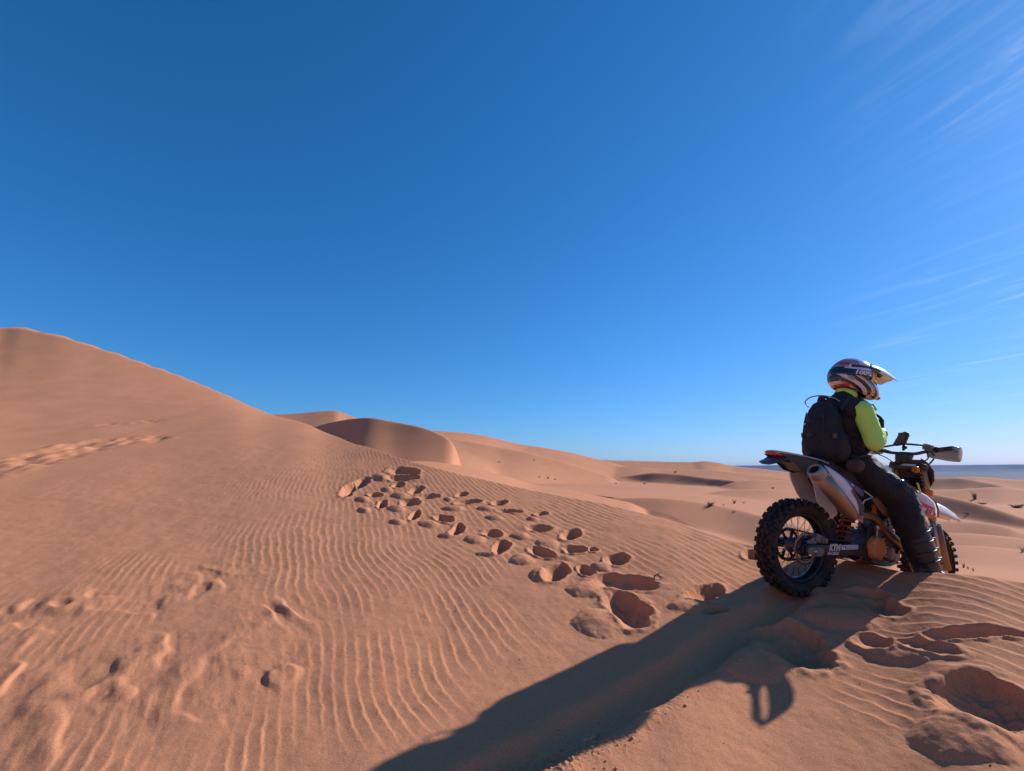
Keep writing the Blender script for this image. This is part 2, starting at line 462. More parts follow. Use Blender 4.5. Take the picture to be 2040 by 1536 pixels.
def _ripple_phase():
    """phase of the wind ripples: least-squares fit of a phase to the observed crest directions"""
    st = 0.08
    xs = np.arange(-4.6, 5.0, st)
    ys = np.arange(0.6, 10.6, st)
    X, Y = np.meshgrid(xs, ys)
    S = np.array(RIPPLE_DIR)
    w = 0.004 + 0 * X
    cx = w * math.cos(math.radians(28))
    cy = w * math.sin(math.radians(28))
    for x, y, a in S:
        g = np.exp(-((X - x) ** 2 + (Y - y) ** 2) / (0.35 + 0.07 * y) ** 2)
        cx = cx + g * math.cos(math.radians(a))
        cy = cy + g * math.sin(math.radians(a))
    ang = np.arctan2(cy, cx) + 0.38 * noise(X * 0.9, Y * 0.9, 3) + 0.30 * noise(X * 2.1, Y * 2.1, 4)
    lam = 0.068 + 0.036 * sstep(1.2, 2.4, X) + 0.012 * noise(X * 0.7, Y * 0.7, 9)
    k = 2 * math.pi * st / lam

    def div(a, b):
        r = np.zeros_like(X)
        r[:, :-1] -= a
        r[:, 1:] += a
        r[:-1] -= b
        r[1:] += b
        return r

    for it in range(2):                       # keep the wavelength while the crests bend
        gx = k * np.cos(ang)
        gy = k * np.sin(ang)
        gx = 0.5 * (gx[:, 1:] + gx[:, :-1])
        gy = 0.5 * (gy[1:] + gy[:-1])
        mx, my = gx.mean(), gy.mean()
        rhs = div(gx - mx, gy - my)
        p = np.zeros_like(X)
        res = rhs.copy()
        d = res.copy()
        rr = (res * res).sum()
        for _ in range(260):
            Ad = div(d[:, 1:] - d[:, :-1], d[1:] - d[:-1])
            al = rr / (d * Ad).sum()
            p += al * d
            res -= al * Ad
            r2 = (res * res).sum()
            d = res + d * (r2 / rr)
            rr = r2
        p = p + mx * np.arange(len(xs))[None, :] + my * np.arange(len(ys))[:, None]
        qy, qx = np.gradient(p)
        ang = np.arctan2(qy, qx)
    return xs, ys, p, st


_PX, _PY, _PH, _PS = _ripple_phase()


def ripple_phase(x, y):
    fx = np.clip((x - _PX[0]) / _PS, 0, len(_PX) - 1.001)
    fy = np.clip((y - _PY[0]) / _PS, 0, len(_PY) - 1.001)
    i = fx.astype(int)
    j = fy.astype(int)
    fx = fx - i
    fy = fy - j
    return ((_PH[j, i] * (1 - fx) + _PH[j, i + 1] * fx) * (1 - fy) + (_PH[j + 1, i] * (1 - fx) + _PH[j + 1, i + 1] * fx) * fy)


def polyline_dist(x, y, pts):
    """distance to a polyline and signed side (left positive)"""
    best = np.full(x.shape, 1e9)
    side = np.zeros(x.shape)
    for (ax, ay), (bx, by) in zip(pts, pts[1:]):
        dx, dy = bx - ax, by - ay
        t = np.clip(((x - ax) * dx + (y - ay) * dy) / (dx * dx + dy * dy), 0, 1)
        px, py = x - ax - t * dx, y - ay - t * dy
        d = np.hypot(px, py)
        m = d < best
        best = np.where(m, d, best)
        side = np.where(m, np.sign(dx * py - dy * px), side)
    return best, side


SUNX, SUNY = math.sin(SUN_AZ), math.cos(SUN_AZ)


def blob_mask(x, y, blobs, soft=0.6):
    m = np.zeros(x.shape)
    for bx, by, r in blobs:
        m = np.maximum(m, np.exp(-(((x - bx) ** 2 + (y - by) ** 2) / (r * r)) ** 1.5))
    return m


def near_relief(x, y):
    """all marks on the near dune: ripples, eroded patches, footprints, wheel track"""
    shape = x.shape
    x = x.ravel()
    y = y.ravel()
    out = np.zeros(x.size)
    R2 = x * x + y * y
    # broad unevenness
    out += 0.008 * fbm(x * 0.7, y * 0.7, 21, 3) * np.clip(R2 / 9, 0, 1.5)
    sel = (R2 < 12**2) & (y > 0.3) & (np.abs(x) < 6.5)
    xs, ys = x[sel], y[sel]
    dz = np.zeros(xs.size)
    # --- hollows and heaps of the footprints
    foot = np.zeros(xs.size)
    fp = np.zeros(xs.size)
    jag = 0.30 * noise(xs * 7, ys * 7, 40) + 0.09 * noise(xs * 23, ys * 23, 41)
    wx = xs + 0.013 * noise(xs * 9, ys * 9, 47) + 0.003 * noise(xs * 27, ys * 27, 48)
    wy = ys + 0.013 * noise(xs * 9, ys * 9, 57) + 0.003 * noise(xs * 27, ys * 27, 58)
    for k, (hx, hy, ax, ay, bx, by) in enumerate(HEAPS):
        det = ax * by - ay * bx
        ux = ((wx - hx) * by - (wy - hy) * bx) / det
        uy = (-(wx - hx) * ay + (wy - hy) * ax) / det
        rho2 = (ux * ux + uy * uy) * (1 + jag)
        m = rho2 < 2.2
        size = min(math.hypot(ax, ay), math.hypot(bx, by))
        h = np.clip(1 - rho2[m] / 1.25, 0, 1)
        s = np.clip(((xs[m] - hx) * SUNX + (ys[m] - hy) * SUNY) / (1.3 * max(size, 0.05)), -1, 1)
        fp[m] = np.maximum(fp[m], (0.018 + 0.12 * size) * h ** (0.85 + 0.7 * np.clip(s, 0, 1)))
        foot[m] = np.maximum(foot[m], sstep(2.2, 1.0, rho2[m]))
    for k, (hx, hy, ax, ay, bx, by, deep) in enumerate(HOLLOWS):
        det = ax * by - ay * bx
        ux = ((wx - hx) * by - (wy - hy) * bx) / det
        uy = (-(wx - hx) * ay + (wy - hy) * ax) / det
        rho2 = (ux * ux + uy * uy) * (1 + jag)
        m = rho2 < 3.0
        ext = max(abs(ax * SUNX + ay * SUNY), abs(bx * SUNX + by * SUNY), 0.05)
        s = ((xs - hx) * SUNX + (ys - hy) * SUNY) / (ext * 1.35)
        rho2 = rho2 / 1.35
        m = rho2 < 3.0
        size = min(math.hypot(ax, ay), math.hypot(bx, by))
        depth = min(0.095, 0.042 + 0.36 * size)
        q = rho2[m]
        s = np.clip(s[m], -1, 1)
        rough = 1 + 0.18 * noise(xs[m] * 14, ys[m] * 14, 45) + 0.10 * noise(xs[m] * 40, ys[m] * 40, 46)
        pit = deep * depth * np.clip(1 - q, 0, 1) ** (0.75 + 0.95 * np.clip(-s, 0, 1)) * (1 + 0.55 * s) * rough
        lip = 0.009 * np.clip(1 + noise(xs[m] * 13, ys[m] * 13, 49), 0, 2) * np.exp(-((np.sqrt(q) - 1.12) / 0.16) ** 2)
        fp[m] += -pit + lip * (q > 0.9)
        foot[m] = np.maximum(foot[m], sstep(3.0, 1.0, q))
    dz += fp + foot * 0.0022 * fbm(xs * 22, ys * 22, 43, 2) + foot * 0.004 * noise(xs * 8, ys * 8, 44)
    # --- groove of the motorcycle wheel with crumbled edges
    d, side = polyline_dist(xs + 0.02 * noise(xs * 4, ys * 4, 50), ys + 0.02 * noise(xs * 5, ys * 5, 51), TRACK)
    gm = np.exp(-((d / 0.085) ** 4))
    crumb = np.abs(fbm(xs * 30, ys * 30, 52, 3))
    dz += -0.042 * gm + 0.013 * np.exp(-(((d - 0.14) / 0.05) ** 2)) * (1 + 0.5 * noise(xs * 7, ys * 7, 53))
    edge = np.exp(-((d / 0.17) ** 4)) * sstep(3.0, 2.2, ys)
    dz += 0.012 * crumb * edge * (0.3 + 0.7 * (side > 0))
    trk = np.exp(-((d / 0.22) ** 2))
    # --- eroded patches: small scarps, lit on the sunward side
    dm = np.clip(blob_mask(xs, ys, DISTURBED) * (1 + 0.8 * noise(xs * 3, ys * 3, 60)), 0, 1)
    ca, sa = math.cos(0.6), math.sin(0.6)
    px, py = xs * ca + ys * sa, -xs * sa + ys * ca
    n = 0.9 * px * 2.0 + 0.9 * fbm(px * 1.8, py * 0.9, 61, 3) + 0.25 * noise(px * 6, py * 5, 64)
    saw = n - np.floor(n)
    saw = np.where(saw < 0.72, sstep(0.0, 1.0, saw / 0.72), sstep(0.0, 1.0, (1 - saw) / 0.28))
    dz += dm * (0.046 * np.maximum(saw - 0.32, -0.08 + 0.25 * (saw - 0.32)) * np.clip(0.55 + 0.6 * noise(px * 1.3, py * 1.3, 62), 0.1, 1) + 0.0035 * fbm(px * 14, py * 4, 63, 3))
    # --- wind ripples
    rm = np.clip(blob_mask(xs, ys, RIPPLED) * 1.5, 0, 1)
    rm = rm * sstep(-0.55, 0.15, fbm(xs * 0.9, ys * 0.9, 70, 3) + 0.2)
    rm = np.clip(rm + 0.10 * sstep(-0.2, 0.5, fbm(xs * 0.8, ys * 0.8, 74, 2)), 0, 1)
    rm = rm * (1 - foot) * (1 - np.clip(trk * 1.2, 0, 1)) * (1 - 0.8 * dm)
    re = 0.85 + 0.70 * fbm(xs * 4.2, ys * 2.6, 71, 2)
    im = 0.95 * fbm(xs * 4.2, ys * 2.6, 72, 2)
    ph = ripple_phase(xs, ys) + np.arctan2(im, re) + 0.62 * noise(xs * 13, ys * 13, 73) + 0.3 * noise(xs * 31, ys * 31, 75)
    am = np.clip(np.hypot(re, im), 0, 1.15)
    u = ph / (2 * math.pi)
    u = u - np.floor(u)
    prof = np.where(u < 0.74, (u / 0.74) ** 1.5, 0.5 + 0.5 * np.cos(math.pi * (u - 0.74) / 0.26))
    dz += (0.0047 + 0.004 * sstep(1.2, 2.4, xs)) * rm * am * (prof - 0.4)
    # fine unevenness everywhere
    dz += 0.0035 * fbm(xs * 5, ys * 5, 80, 3)
    out[sel] += dz
    # --- trampled path on the big dune
    sel = (x < -1) & (y > 1)
    xs, ys = x[sel], y[sel]
    tap = sstep(6.0, 11.0, np.hypot(xs, ys))
    d1, _ = polyline_dist(xs, ys, PATH)
    d2, _ = polyline_dist(xs, ys, PATCH)
    m = np.exp(-((d1 / 0.55) ** 4)) + 0.6 * np.exp(-((d2 / 0.4) ** 4))
    out[sel] += tap * m * (0.075 * noise(xs * 2.6, ys * 1.6, 90) + 0.045 * noise(xs * 5.5, ys * 3.2, 91) - 0.012)
    out[sel] += tap * 0.028 * fbm(xs * 0.22, ys * 0.22, 92, 3)
    return out.reshape(shape)


# where wheels and boots press into the sand: x, y, height of the sand above the eye level, radius
CONTACT = [(1.96, 3.71, -0.84, 0.45), (3.31, 4.27, -1.09, 0.45), (2.66, 3.97, -0.685, 0.30)]


def ground(th, r):
    z = ground_base(th, r)
    a = np.radians(th)
    x, y = r * np.sin(a), r * np.cos(a)
    for cx, cy, cz, cr in CONTACT:
        q = ((x - cx) ** 2 + (y - cy) ** 2) / (cr * cr)
        cth = np.degrees(np.arctan2(cx, cy))
        z0 = ground_base(np.array([cth]), np.array([math.hypot(cx, cy)]))[0]
        z = z + (cz - z0) * np.exp(-q)
    return z + near_relief(x, y)


def ground_xy(x, y):
    x, y = np.array([float(x)]), np.array([float(y)])
    return float(ground(np.degrees(np.arctan2(x, y)), np.hypot(x, y))[0]) + EYE


FAR_TRACKS = [(4.5, 22.4), (5.3, 22.75), (5.95, 22.4), (6.4, 21.2), (6.7, 19.0)]


def far_relief(th, r):
    a = np.radians(th)
    x, y = r * np.sin(a), r * np.cos(a)
    tr = 0
    for off in (-0.28, 0.0, 0.35):
        d, _ = polyline_dist(x + 0.5 * off, y + off, FAR_TRACKS)
        tr = tr - 0.03 * np.exp(-((d / 0.10) ** 2))
    return tr + 0.0014 * r * fbm(x * 0.06, y * 0.06, 5, 2) + 0.0003 * r * fbm(x * 0.4, y * 0.4, 6, 2)

# ------------------------------------------------------------------ terrain meshes
def grid_mesh(name, X, Y, Z, material):
    nr, nt_ = X.shape
    me = bpy.data.meshes.new(name)
    co = np.stack([X, Y, Z], -1).reshape(-1, 3).astype(np.float32)
    me.vertices.add(len(co))
    me.vertices.foreach_set('co', co.ravel())
    i = np.arange(nr * nt_).reshape(nr, nt_)
    q = np.stack([i[:-1, :-1], i[:-1, 1:], i[1:, 1:], i[1:, :-1]], -1).reshape(-1, 4)[:, ::-1]
    me.loops.add(q.size)
    me.loops.foreach_set('vertex_index', q.ravel().astype(np.int32))
    me.polygons.add(len(q))
    me.polygons.foreach_set('loop_start', np.arange(0, q.size, 4, dtype=np.int32))
    me.polygons.foreach_set('loop_total', np.full(len(q), 4, np.int32))
    me.polygons.foreach_set('use_smooth', np.ones(len(q), bool))
    me.update()
    me.validate()
    me.materials.append(material)
    o = bpy.data.objects.new(name, me)
    C.objects.link(o)
    return o


def sand_material():
    m = mat('sand', (0.5, 0.26, 0.15), 0.95)
    nt = m.node_tree
    N = nt.nodes.new
    L = nt.links.new
    b = nt.nodes['Principled BSDF']
    b.inputs['Specular IOR Level'].default_value = 0.15
    geo = N('ShaderNodeNewGeometry')

    def nz(scale, detail, rough=0.6):
        n = N('ShaderNodeTexNoise')
        n.inputs['Scale'].default_value = scale
        n.inputs['Detail'].default_value = detail
        n.inputs['Roughness'].default_value = rough
        L(geo.outputs['Position'], n.inputs['Vector'])
        return n.outputs['Fac']

    r1 = N('ShaderNodeValToRGB')
    r1.color_ramp.elements[0].position = 0.3
    r1.color_ramp.elements[0].color = (*SAND_A, 1)
    r1.color_ramp.elements[1].position = 0.7
    r1.color_ramp.elements[1].color = (*SAND_B, 1)
    L(nz(0.55, 5), r1.inputs[0])
    # grain: fine light and dark speckle
    r2 = N('ShaderNodeValToRGB')
    r2.color_ramp.elements[0].position = 0.30
    r2.color_ramp.elements[0].color = (0.72, 0.71, 0.70, 1)
    r2.color_ramp.elements[1].position = 0.70
    r2.color_ramp.elements[1].color = (1.27, 1.27, 1.27, 1)
    L(nz(170.0, 3, 0.78), r2.inputs[0])
    mx = N('ShaderNodeMix')
    mx.data_type = 'RGBA'
    mx.blend_type = 'MULTIPLY'
    mx.inputs['Factor'].default_value = 1.0
    L(r1.outputs[0], mx.inputs['A'])
    L(r2.outputs[0], mx.inputs['B'])
    L(mx.outputs['Result'], b.inputs['Base Color'])
    bp = N('ShaderNodeBump')
    bp.inputs['Strength'].default_value = 0.35
    bp.inputs['Distance'].default_value = 0.004
    L(nz(130.0, 4, 0.7), bp.inputs['Height'])
    bp2 = N('ShaderNodeBump')
    bp2.inputs['Strength'].default_value = 0.25
    bp2.inputs['Distance'].default_value = 0.02
    L(nz(14.0, 4, 0.6), bp2.inputs['Height'])
    L(bp.outputs[0], bp2.inputs['Normal'])
    L(bp2.outputs[0], b.inputs['Normal'])
    return m


SAND_A = (0.56, 0.231, 0.113)
SAND_B = (0.60, 0.250, 0.123)
SAND = sand_material()


def azimuths(n, lim):
    core = np.linspace(-lim, lim, n)
    side = np.linspace(lim, 180, 40)[1:]
    return np.concatenate([-side[::-1], core, side])


def build_near():
    th = azimuths(NEAR_T, 56)
    rc, zc = crest_at(th)
    s = np.linspace(0, 1, NEAR_R)[:, None]
    rmax = rc * 1.35
    ra = 1 / ((1 - s) / 1.5 + s / rmax)
    rb = 1.5 * (rmax / 1.5) ** s
    r = 0.74 * ra + 0.26 * rb
    r = np.concatenate([np.array([0.02, 0.3, 0.6, 0.9, 1.2])[:, None] * np.ones_like(rc), r])
    T = np.broadcast_to(th, r.shape)
    z = ground(T, r) + EYE
    a = np.radians(T)
    return tag(grid_mesh('sand_dune', r * np.sin(a), r * np.cos(a), z, SAND), kind='structure')


def build_far():
    th = azimuths(FAR_T, 56)
    rc, zc = crest_at(th)
    s = np.linspace(0, 1, FAR_R)[:, None]
    r0 = rc * 1.33
    r = r0 * (430 / r0) ** s
    T = np.broadcast_to(th, r.shape)
    z = ground_base(T, r) + far_relief(T, r) + EYE - 0.004
    a = np.radians(T)
    return tag(grid_mesh('far_dunes', r * np.sin(a), r * np.cos(a), z, SAND), kind='structure')


NEAR_T, NEAR_R, FAR_T, FAR_R = 1020, 860, 700, 520
near_obj = build_near()
build_far()

# height look-up in the finished near mesh, for small things that lie on the sand
_nv = np.empty(len(near_obj.data.vertices) * 3, np.float32)
near_obj.data.vertices.foreach_get('co', _nv)
_nv = _nv.reshape(NEAR_R + 5, -1, 3)
_nth = azimuths(NEAR_T, 56)


def ground_fast(x, y):
    j = int(np.argmin(np.abs(_nth - math.degrees(math.atan2(x, y)))))
    col = _nv[:, j]
    rad = np.hypot(col[:, 0], col[:, 1])
    return float(np.interp(math.hypot(x, y), rad, col[:, 2]))

# ------------------------------------------------------------------ mesh tools
class MB:
    """collects simple shapes into one mesh"""

    def __init__(self):
        self.bm = bmesh.new()
        self.mi = 0

    def face(self, vs):
        try:
            f = self.bm.faces.new(vs)
            f.material_index = self.mi
            f.smooth = True
            return f
        except ValueError:
            return None

    def box(self, c, s, rot=None, taper=1.0):
        vs = []
        for dx in (-1, 1):
            for dy in (-1, 1):
                for dz in (-1, 1):
                    k = taper if dz > 0 else 1.0
                    v = Vector((dx * s[0] / 2 * k, dy * s[1] / 2 * k, dz * s[2] / 2))
                    if rot is not None:
                        v = rot @ v
                    vs.append(self.bm.verts.new(Vector(c) + v))
        for q in ((0, 1, 3, 2), (4, 6, 7, 5), (0, 4, 5, 1), (2, 3, 7, 6), (0, 2, 6, 4), (1, 5, 7, 3)):
            f = self.face([vs[i] for i in q])
            if f:
                f.smooth = False
        return self

    def tube(self, pts, rad, seg=10, cap=True, flat=1.0, closed=False, up=(0, 0, 1)):
        pts = [Vector(p) for p in pts]
        n = len(pts)
        if not hasattr(rad, '__len__'):
            rad = [rad] * n
        rings = []
        prev = None
        for i, p in enumerate(pts):
            if closed:
                t = pts[(i + 1) % n] - pts[i - 1]
            else:
                t = pts[min(i + 1, n - 1)] - pts[max(i - 1, 0)]
            t.normalize()
            if prev is None:
                a = Vector(up)
                if abs(a.dot(t)) > 0.95:
                    a = Vector((0, 1, 0)) if abs(t.y) < 0.9 else Vector((1, 0, 0))
                a = (a - t * a.dot(t)).normalized()
            else:
                a = (prev - t * prev.dot(t)).normalized()
            prev = a
            b = t.cross(a)
            rings.append([self.bm.verts.new(p + (a * math.cos(2 * math.pi * k / seg) * flat + b * math.sin(2 * math.pi * k / seg)) * rad[i]) for k in range(seg)])
        m = n if closed else n - 1
        for i in range(m):
            r0, r1 = rings[i], rings[(i + 1) % n]
            for k in range(seg):
                self.face([r0[k], r0[(k + 1) % seg], r1[(k + 1) % seg], r1[k]])
        if cap and not closed:
            for r in (rings[0][::-1], rings[-1]):
                f = self.face(r)
                if f:
                    f.smooth = False
        return self

    def lathe(self, prof, c=(0, 0, 0), axis=(0, 1, 0), seg=48, closed=True, cap=False):
        """profile of (radius, offset along the axis)"""
        ax = Vector(axis).normalized()
        a = ax.orthogonal().normalized()
        if abs(ax.y) > 0.99:
            a = Vector((1, 0, 0))
        b = ax.cross(a)
        c = Vector(c)
        rings = []
        for r, o in prof:
            rings.append([self.bm.verts.new(c + ax * o + (a * math.cos(2 * math.pi * k / seg) + b * math.sin(2 * math.pi * k / seg)) * r) for k in range(seg)])
        m = len(prof) if closed else len(prof) - 1
        for i in range(m):
            r0, r1 = rings[i], rings[(i + 1) % len(prof)]
            for k in range(seg):
                self.face([r0[k], r0[(k + 1) % seg], r1[(k + 1) % seg], r1[k]])
        if cap:
            self.face(rings[0][::-1])
            self.face(rings[-1])
        return self

    def prism(self, poly, y0, y1, bulge=0.0, flat=True):
        """outline in the x-z plane given a thickness from y0 to y1"""
        n = len(poly)
        a = [self.bm.verts.new((p[0], y0, p[1])) for p in poly]
        b = [self.bm.verts.new((p[0], y1, p[1])) for p in poly]
        fs = [self.face(a), self.face(b[::-1])]
        for i in range(n):
            fs.append(self.face([a[i], b[i], b[(i + 1) % n], a[(i + 1) % n]]))
        for f in fs:
            if f and flat:
                f.smooth = False
        return self

    def grid(self, rows):
        vs = [[self.bm.verts.new(p) for p in r] for r in rows]
        for i in range(len(vs) - 1):
            for j in range(len(vs[0]) - 1):
                self.face([vs[i][j], vs[i][j + 1], vs[i + 1][j + 1], vs[i + 1][j]])
        return self

    def ball(self, c, r, seg=16, rings=10, scale=(1, 1, 1), rot=None):
        c = Vector(c)
        vs = []
        for i in range(rings + 1):
            t = math.pi * i / rings
            row = []
            for k in range(seg):
                p = 2 * math.pi * k / seg
                v = Vector((math.sin(t) * math.cos(p) * scale[0], math.sin(t) * math.sin(p) * scale[1], math.cos(t) * scale[2])) * r
                if rot is not None:
                    v = rot @ v
                row.append(self.bm.verts.new(c + v))
            vs.append(row)
        for i in range(rings):
            for k in range(seg):
                self.face([vs[i][k], vs[i + 1][k], vs[i + 1][(k + 1) % seg], vs[i][(k + 1) % seg]])
        return self

    def build(self, name, mats, parent=None, bevel=0.0, solid=0.0, subsurf=0, shift=None):
        bmesh.ops.remove_doubles(self.bm, verts=self.bm.verts, dist=1e-5)
        bmesh.ops.recalc_face_normals(self.bm, faces=self.bm.faces)
        if shift is not None:
            bmesh.ops.translate(self.bm, verts=self.bm.verts, vec=shift)
        me = bpy.data.meshes.new(name)
        self.bm.to_mesh(me)
        self.bm.free()
        for m in (mats if isinstance(mats, (list, tuple)) else [mats]):
            me.materials.append(m)
        o = bpy.data.objects.new(name, me)
        C.objects.link(o)
        if parent is not None:
            o.parent = parent
        if solid:
            md = o.modifiers.new('solid', 'SOLIDIFY')
            md.thickness = solid
            md.offset = 0
        if bevel:
            md = o.modifiers.new('bevel', 'BEVEL')
            md.width = bevel
            md.segments = 2
            md.limit_method = 'ANGLE'
            md.angle_limit = math.radians(35)
            md.harden_normals = False
        if subsurf:
            md = o.modifiers.new('sub', 'SUBSURF')
            md.levels = md.render_levels = subsurf
        return o


def smooth_path(pts, n=6):
    """Catmull-Rom through the points"""
    P = [Vector(p) for p in pts]
    P = [P[0] * 2 - P[1]] + P + [P[-1] * 2 - P[-2]]
    out = []
    for i in range(1, len(P) - 2):
        for k in range(n):
            t = k / n
            a, b, c, d = P[i - 1], P[i], P[i + 1], P[i + 2]
            out.append(0.5 * ((2 * b) + (c - a) * t + (2 * a - 5 * b + 4 * c - d) * t * t + (3 * b - a - 3 * c + d) * t**3))
    out.append(P[-2])
    return out


def smooth_poly(pts, n=4):
    P = [Vector((p[0], p[1], 0)) for p in pts]
    m = len(P)
    out = []
    for i in range(m):
        a, b, c, d = P[i - 1], P[i], P[(i + 1) % m], P[(i + 2) % m]
        for k in range(n):
            t = k / n
            v = 0.5 * ((2 * b) + (c - a) * t + (2 * a - 5 * b + 4 * c - d) * t * t + (3 * b - a - 3 * c + d) * t**3)
            out.append((v.x, v.y))
    return out


def dusty(name, col, rough=0.5, metal=0.0, dust=0.35, scale=9.0, **kw):
    """paint, plastic or metal with a film of desert dust in cloudy patches"""
    m = mat(name, col, rough, metal, **kw)
    nt = m.node_tree
    b = nt.nodes['Principled BSDF']
    L = nt.links.new
    tc = nt.nodes.new('ShaderNodeTexCoord')
    nz = nt.nodes.new('ShaderNodeTexNoise')
    nz.inputs['Scale'].default_value = scale
    nz.inputs['Detail'].default_value = 7
    nz.inputs['Roughness'].default_value = 0.68
    L(tc.outputs['Object'], nz.inputs['Vector'])
    mr = nt.nodes.new('ShaderNodeMapRange')
    mr.inputs['From Min'].default_value = 0.42
    mr.inputs['From Max'].default_value = 0.74
    mr.inputs['To Max'].default_value = dust
    L(nz.outputs['Fac'], mr.inputs['Value'])
    mx = nt.nodes.new('ShaderNodeMix')
    mx.data_type = 'RGBA'
    mx.inputs['A'].default_value = (*col, 1)
    mx.inputs['B'].default_value = (0.42, 0.22, 0.125, 1)
    L(mr.outputs[0], mx.inputs['Factor'])
    L(mx.outputs['Result'], b.inputs['Base Color'])
    m2 = nt.nodes.new('ShaderNodeMapRange')
    m2.inputs['To Min'].default_value = rough
    m2.inputs['To Max'].default_value = min(1.0, rough + 0.5)
    L(mr.outputs[0], m2.inputs['Value'])
    L(m2.outputs[0], b.inputs['Roughness'])
    return m


def text_mesh(name, body, size, material, parent, M, shear=0.0, bold=0.0, depth=0.0006, width=None):
    cu = bpy.data.curves.new(name, 'FONT')
    cu.body = body
    cu.size = size
    cu.shear = shear
    cu.offset = bold
    cu.extrude = depth
    cu.align_x = 'CENTER'
    cu.align_y = 'CENTER'
    cu.resolution_u = 3
    tmp = bpy.data.objects.new(name, cu)
    C.objects.link(tmp)
    bpy.context.view_layer.update()
    me = bpy.data.meshes.new_from_object(tmp.evaluated_get(bpy.context.evaluated_depsgraph_get()))
    bpy.data.objects.remove(tmp)
    bpy.data.curves.remove(cu)
    if width:
        xs = [v.co.x for v in me.vertices]
        k = width / (max(xs) - min(xs))
        for v in me.vertices:
            v.co.x *= k
    me.transform(M)
    me.materials.clear()
    me.materials.append(material)
    me.name = name
    o = bpy.data.objects.new(name, me)
    C.objects.link(o)
    o.parent = parent
    return o


# ------------------------------------------------------------------ motorcycle
# bike axes: x forward, y left, z up, measured from the rear axle; nose pitched down over the crest
BIKE_R = Matrix(((0.91135, -0.36342, 0.19331), (0.37295, 0.92774, -0.01413), (-0.17421, 0.08497, 0.98104)))
BIKE_T = Vector((2.0262, 3.7094, -0.5377 + EYE))
AXLE_H = 0.335
DZ = Vector((0, 0, AXLE_H))


def bike_matrix():
    M = BIKE_R.to_4x4()
    M.translation = BIKE_T + BIKE_R @ Vector((0, 0, -AXLE_H))
    return M


RUBBER = dusty('tyre_rubber', (0.011, 0.011, 0.012), 0.8, dust=0.20, scale=16)
BLACK = dusty('black_plastic', (0.014, 0.014, 0.016), 0.45, dust=0.12)
ANOD = dusty('black_anodised', (0.025, 0.025, 0.028), 0.35, 0.6, dust=0.18)
STEEL = dusty('steel', (0.42, 0.41, 0.40), 0.35, 0.9, dust=0.3)
CAST = dusty('cast_alloy', (0.20, 0.19, 0.18), 0.5, 0.7, dust=0.45)
ALLOY = dusty('brushed_muffler', (0.50, 0.45, 0.41), 0.32, 0.9, dust=0.22, scale=5)
PIPE = dusty('heat_tinted_pipe', (0.36, 0.22, 0.13), 0.35, 0.85, dust=0.4, scale=6)
WHITE = dusty('white_plastic', (0.72, 0.70, 0.71), 0.38, dust=0.30, scale=7)
ORANGE = dusty('orange_paint', (0.62, 0.13, 0.015), 0.4, dust=0.2)
ORANGE2 = dusty('orange_cover', (0.66, 0.20, 0.03), 0.5, dust=0.45, scale=16)
RED = dusty('red_vinyl', (0.52, 0.025, 0.03), 0.4, dust=0.1)
BLUE = dusty('blue_vinyl', (0.02, 0.075, 0.27), 0.4, dust=0.1)
GREYV = dusty('charcoal_vinyl', (0.03, 0.031, 0.036), 0.4, dust=0.12)
WHITEV = mat('white_vinyl', (0.78, 0.77, 0.78), 0.4)
TAN = dusty('brown_plastic', (0.20, 0.115, 0.062), 0.6, dust=0.5)
SILVERV = mat('silver_print', (0.55, 0.54, 0.50), 0.45)
SEATM = dusty('seat_vinyl', (0.018, 0.019, 0.022), 0.7, dust=0.15)
SPRING = dusty('red_spring', (0.34, 0.035, 0.016), 0.4, dust=0.2)
BRASSY = dusty('gold_anodised', (0.45, 0.26, 0.10), 0.4, 0.7, dust=0.3)
TAILLENS = mat('tail_lens', (0.75, 0.10, 0.03), 0.25)
SIGLENS = mat('signal_lens', (0.75, 0.16, 0.02), 0.2)
GLASSM = mat('dark_glass', (0.03, 0.04, 0.06), 0.08)
MASKM = dusty('shaded_mask_plastic', (0.16, 0.085, 0.07), 0.45, dust=0.35)  # white mask seen from behind: its shade is put into the brown colour


def fender_plastic():
    m = dusty('translucent_white_plastic', (0.74, 0.70, 0.68), 0.35, dust=0.1)
    nt = m.node_tree
    b = nt.nodes['Principled BSDF']
    tr = nt.nodes.new('ShaderNodeBsdfTranslucent')
    tr.inputs['Color'].default_value = (0.80, 0.60, 0.48, 1)
    mx = nt.nodes.new('ShaderNodeMixShader')
    mx.inputs[0].default_value = 0.35
    nt.links.new(b.outputs[0], mx.inputs[1])
    nt.links.new(tr.outputs[0], mx.inputs[2])
    nt.links.new(mx.outputs[0], nt.nodes['Material Output'].inputs['Surface'])
    return m


FENDER = fender_plastic()

bike = bpy.data.objects.new('motorcycle', None)
C.objects.link(bike)
bike.matrix_world = bike_matrix()
tag(bike, 'white, black and orange enduro motorcycle straddling the dune crest, nose dipped over the far side', 'motorcycle')


def part(name, mb, m, parent=None, **kw):
    return mb.build(name, m, parent or bike, shift=DZ, **kw)


def empty_part(name, loc, parent):
    o = bpy.data.objects.new(name, None)
    o.empty_display_size = 0.1
    C.objects.link(o)
    o.parent = parent
    o.location = loc
    return o


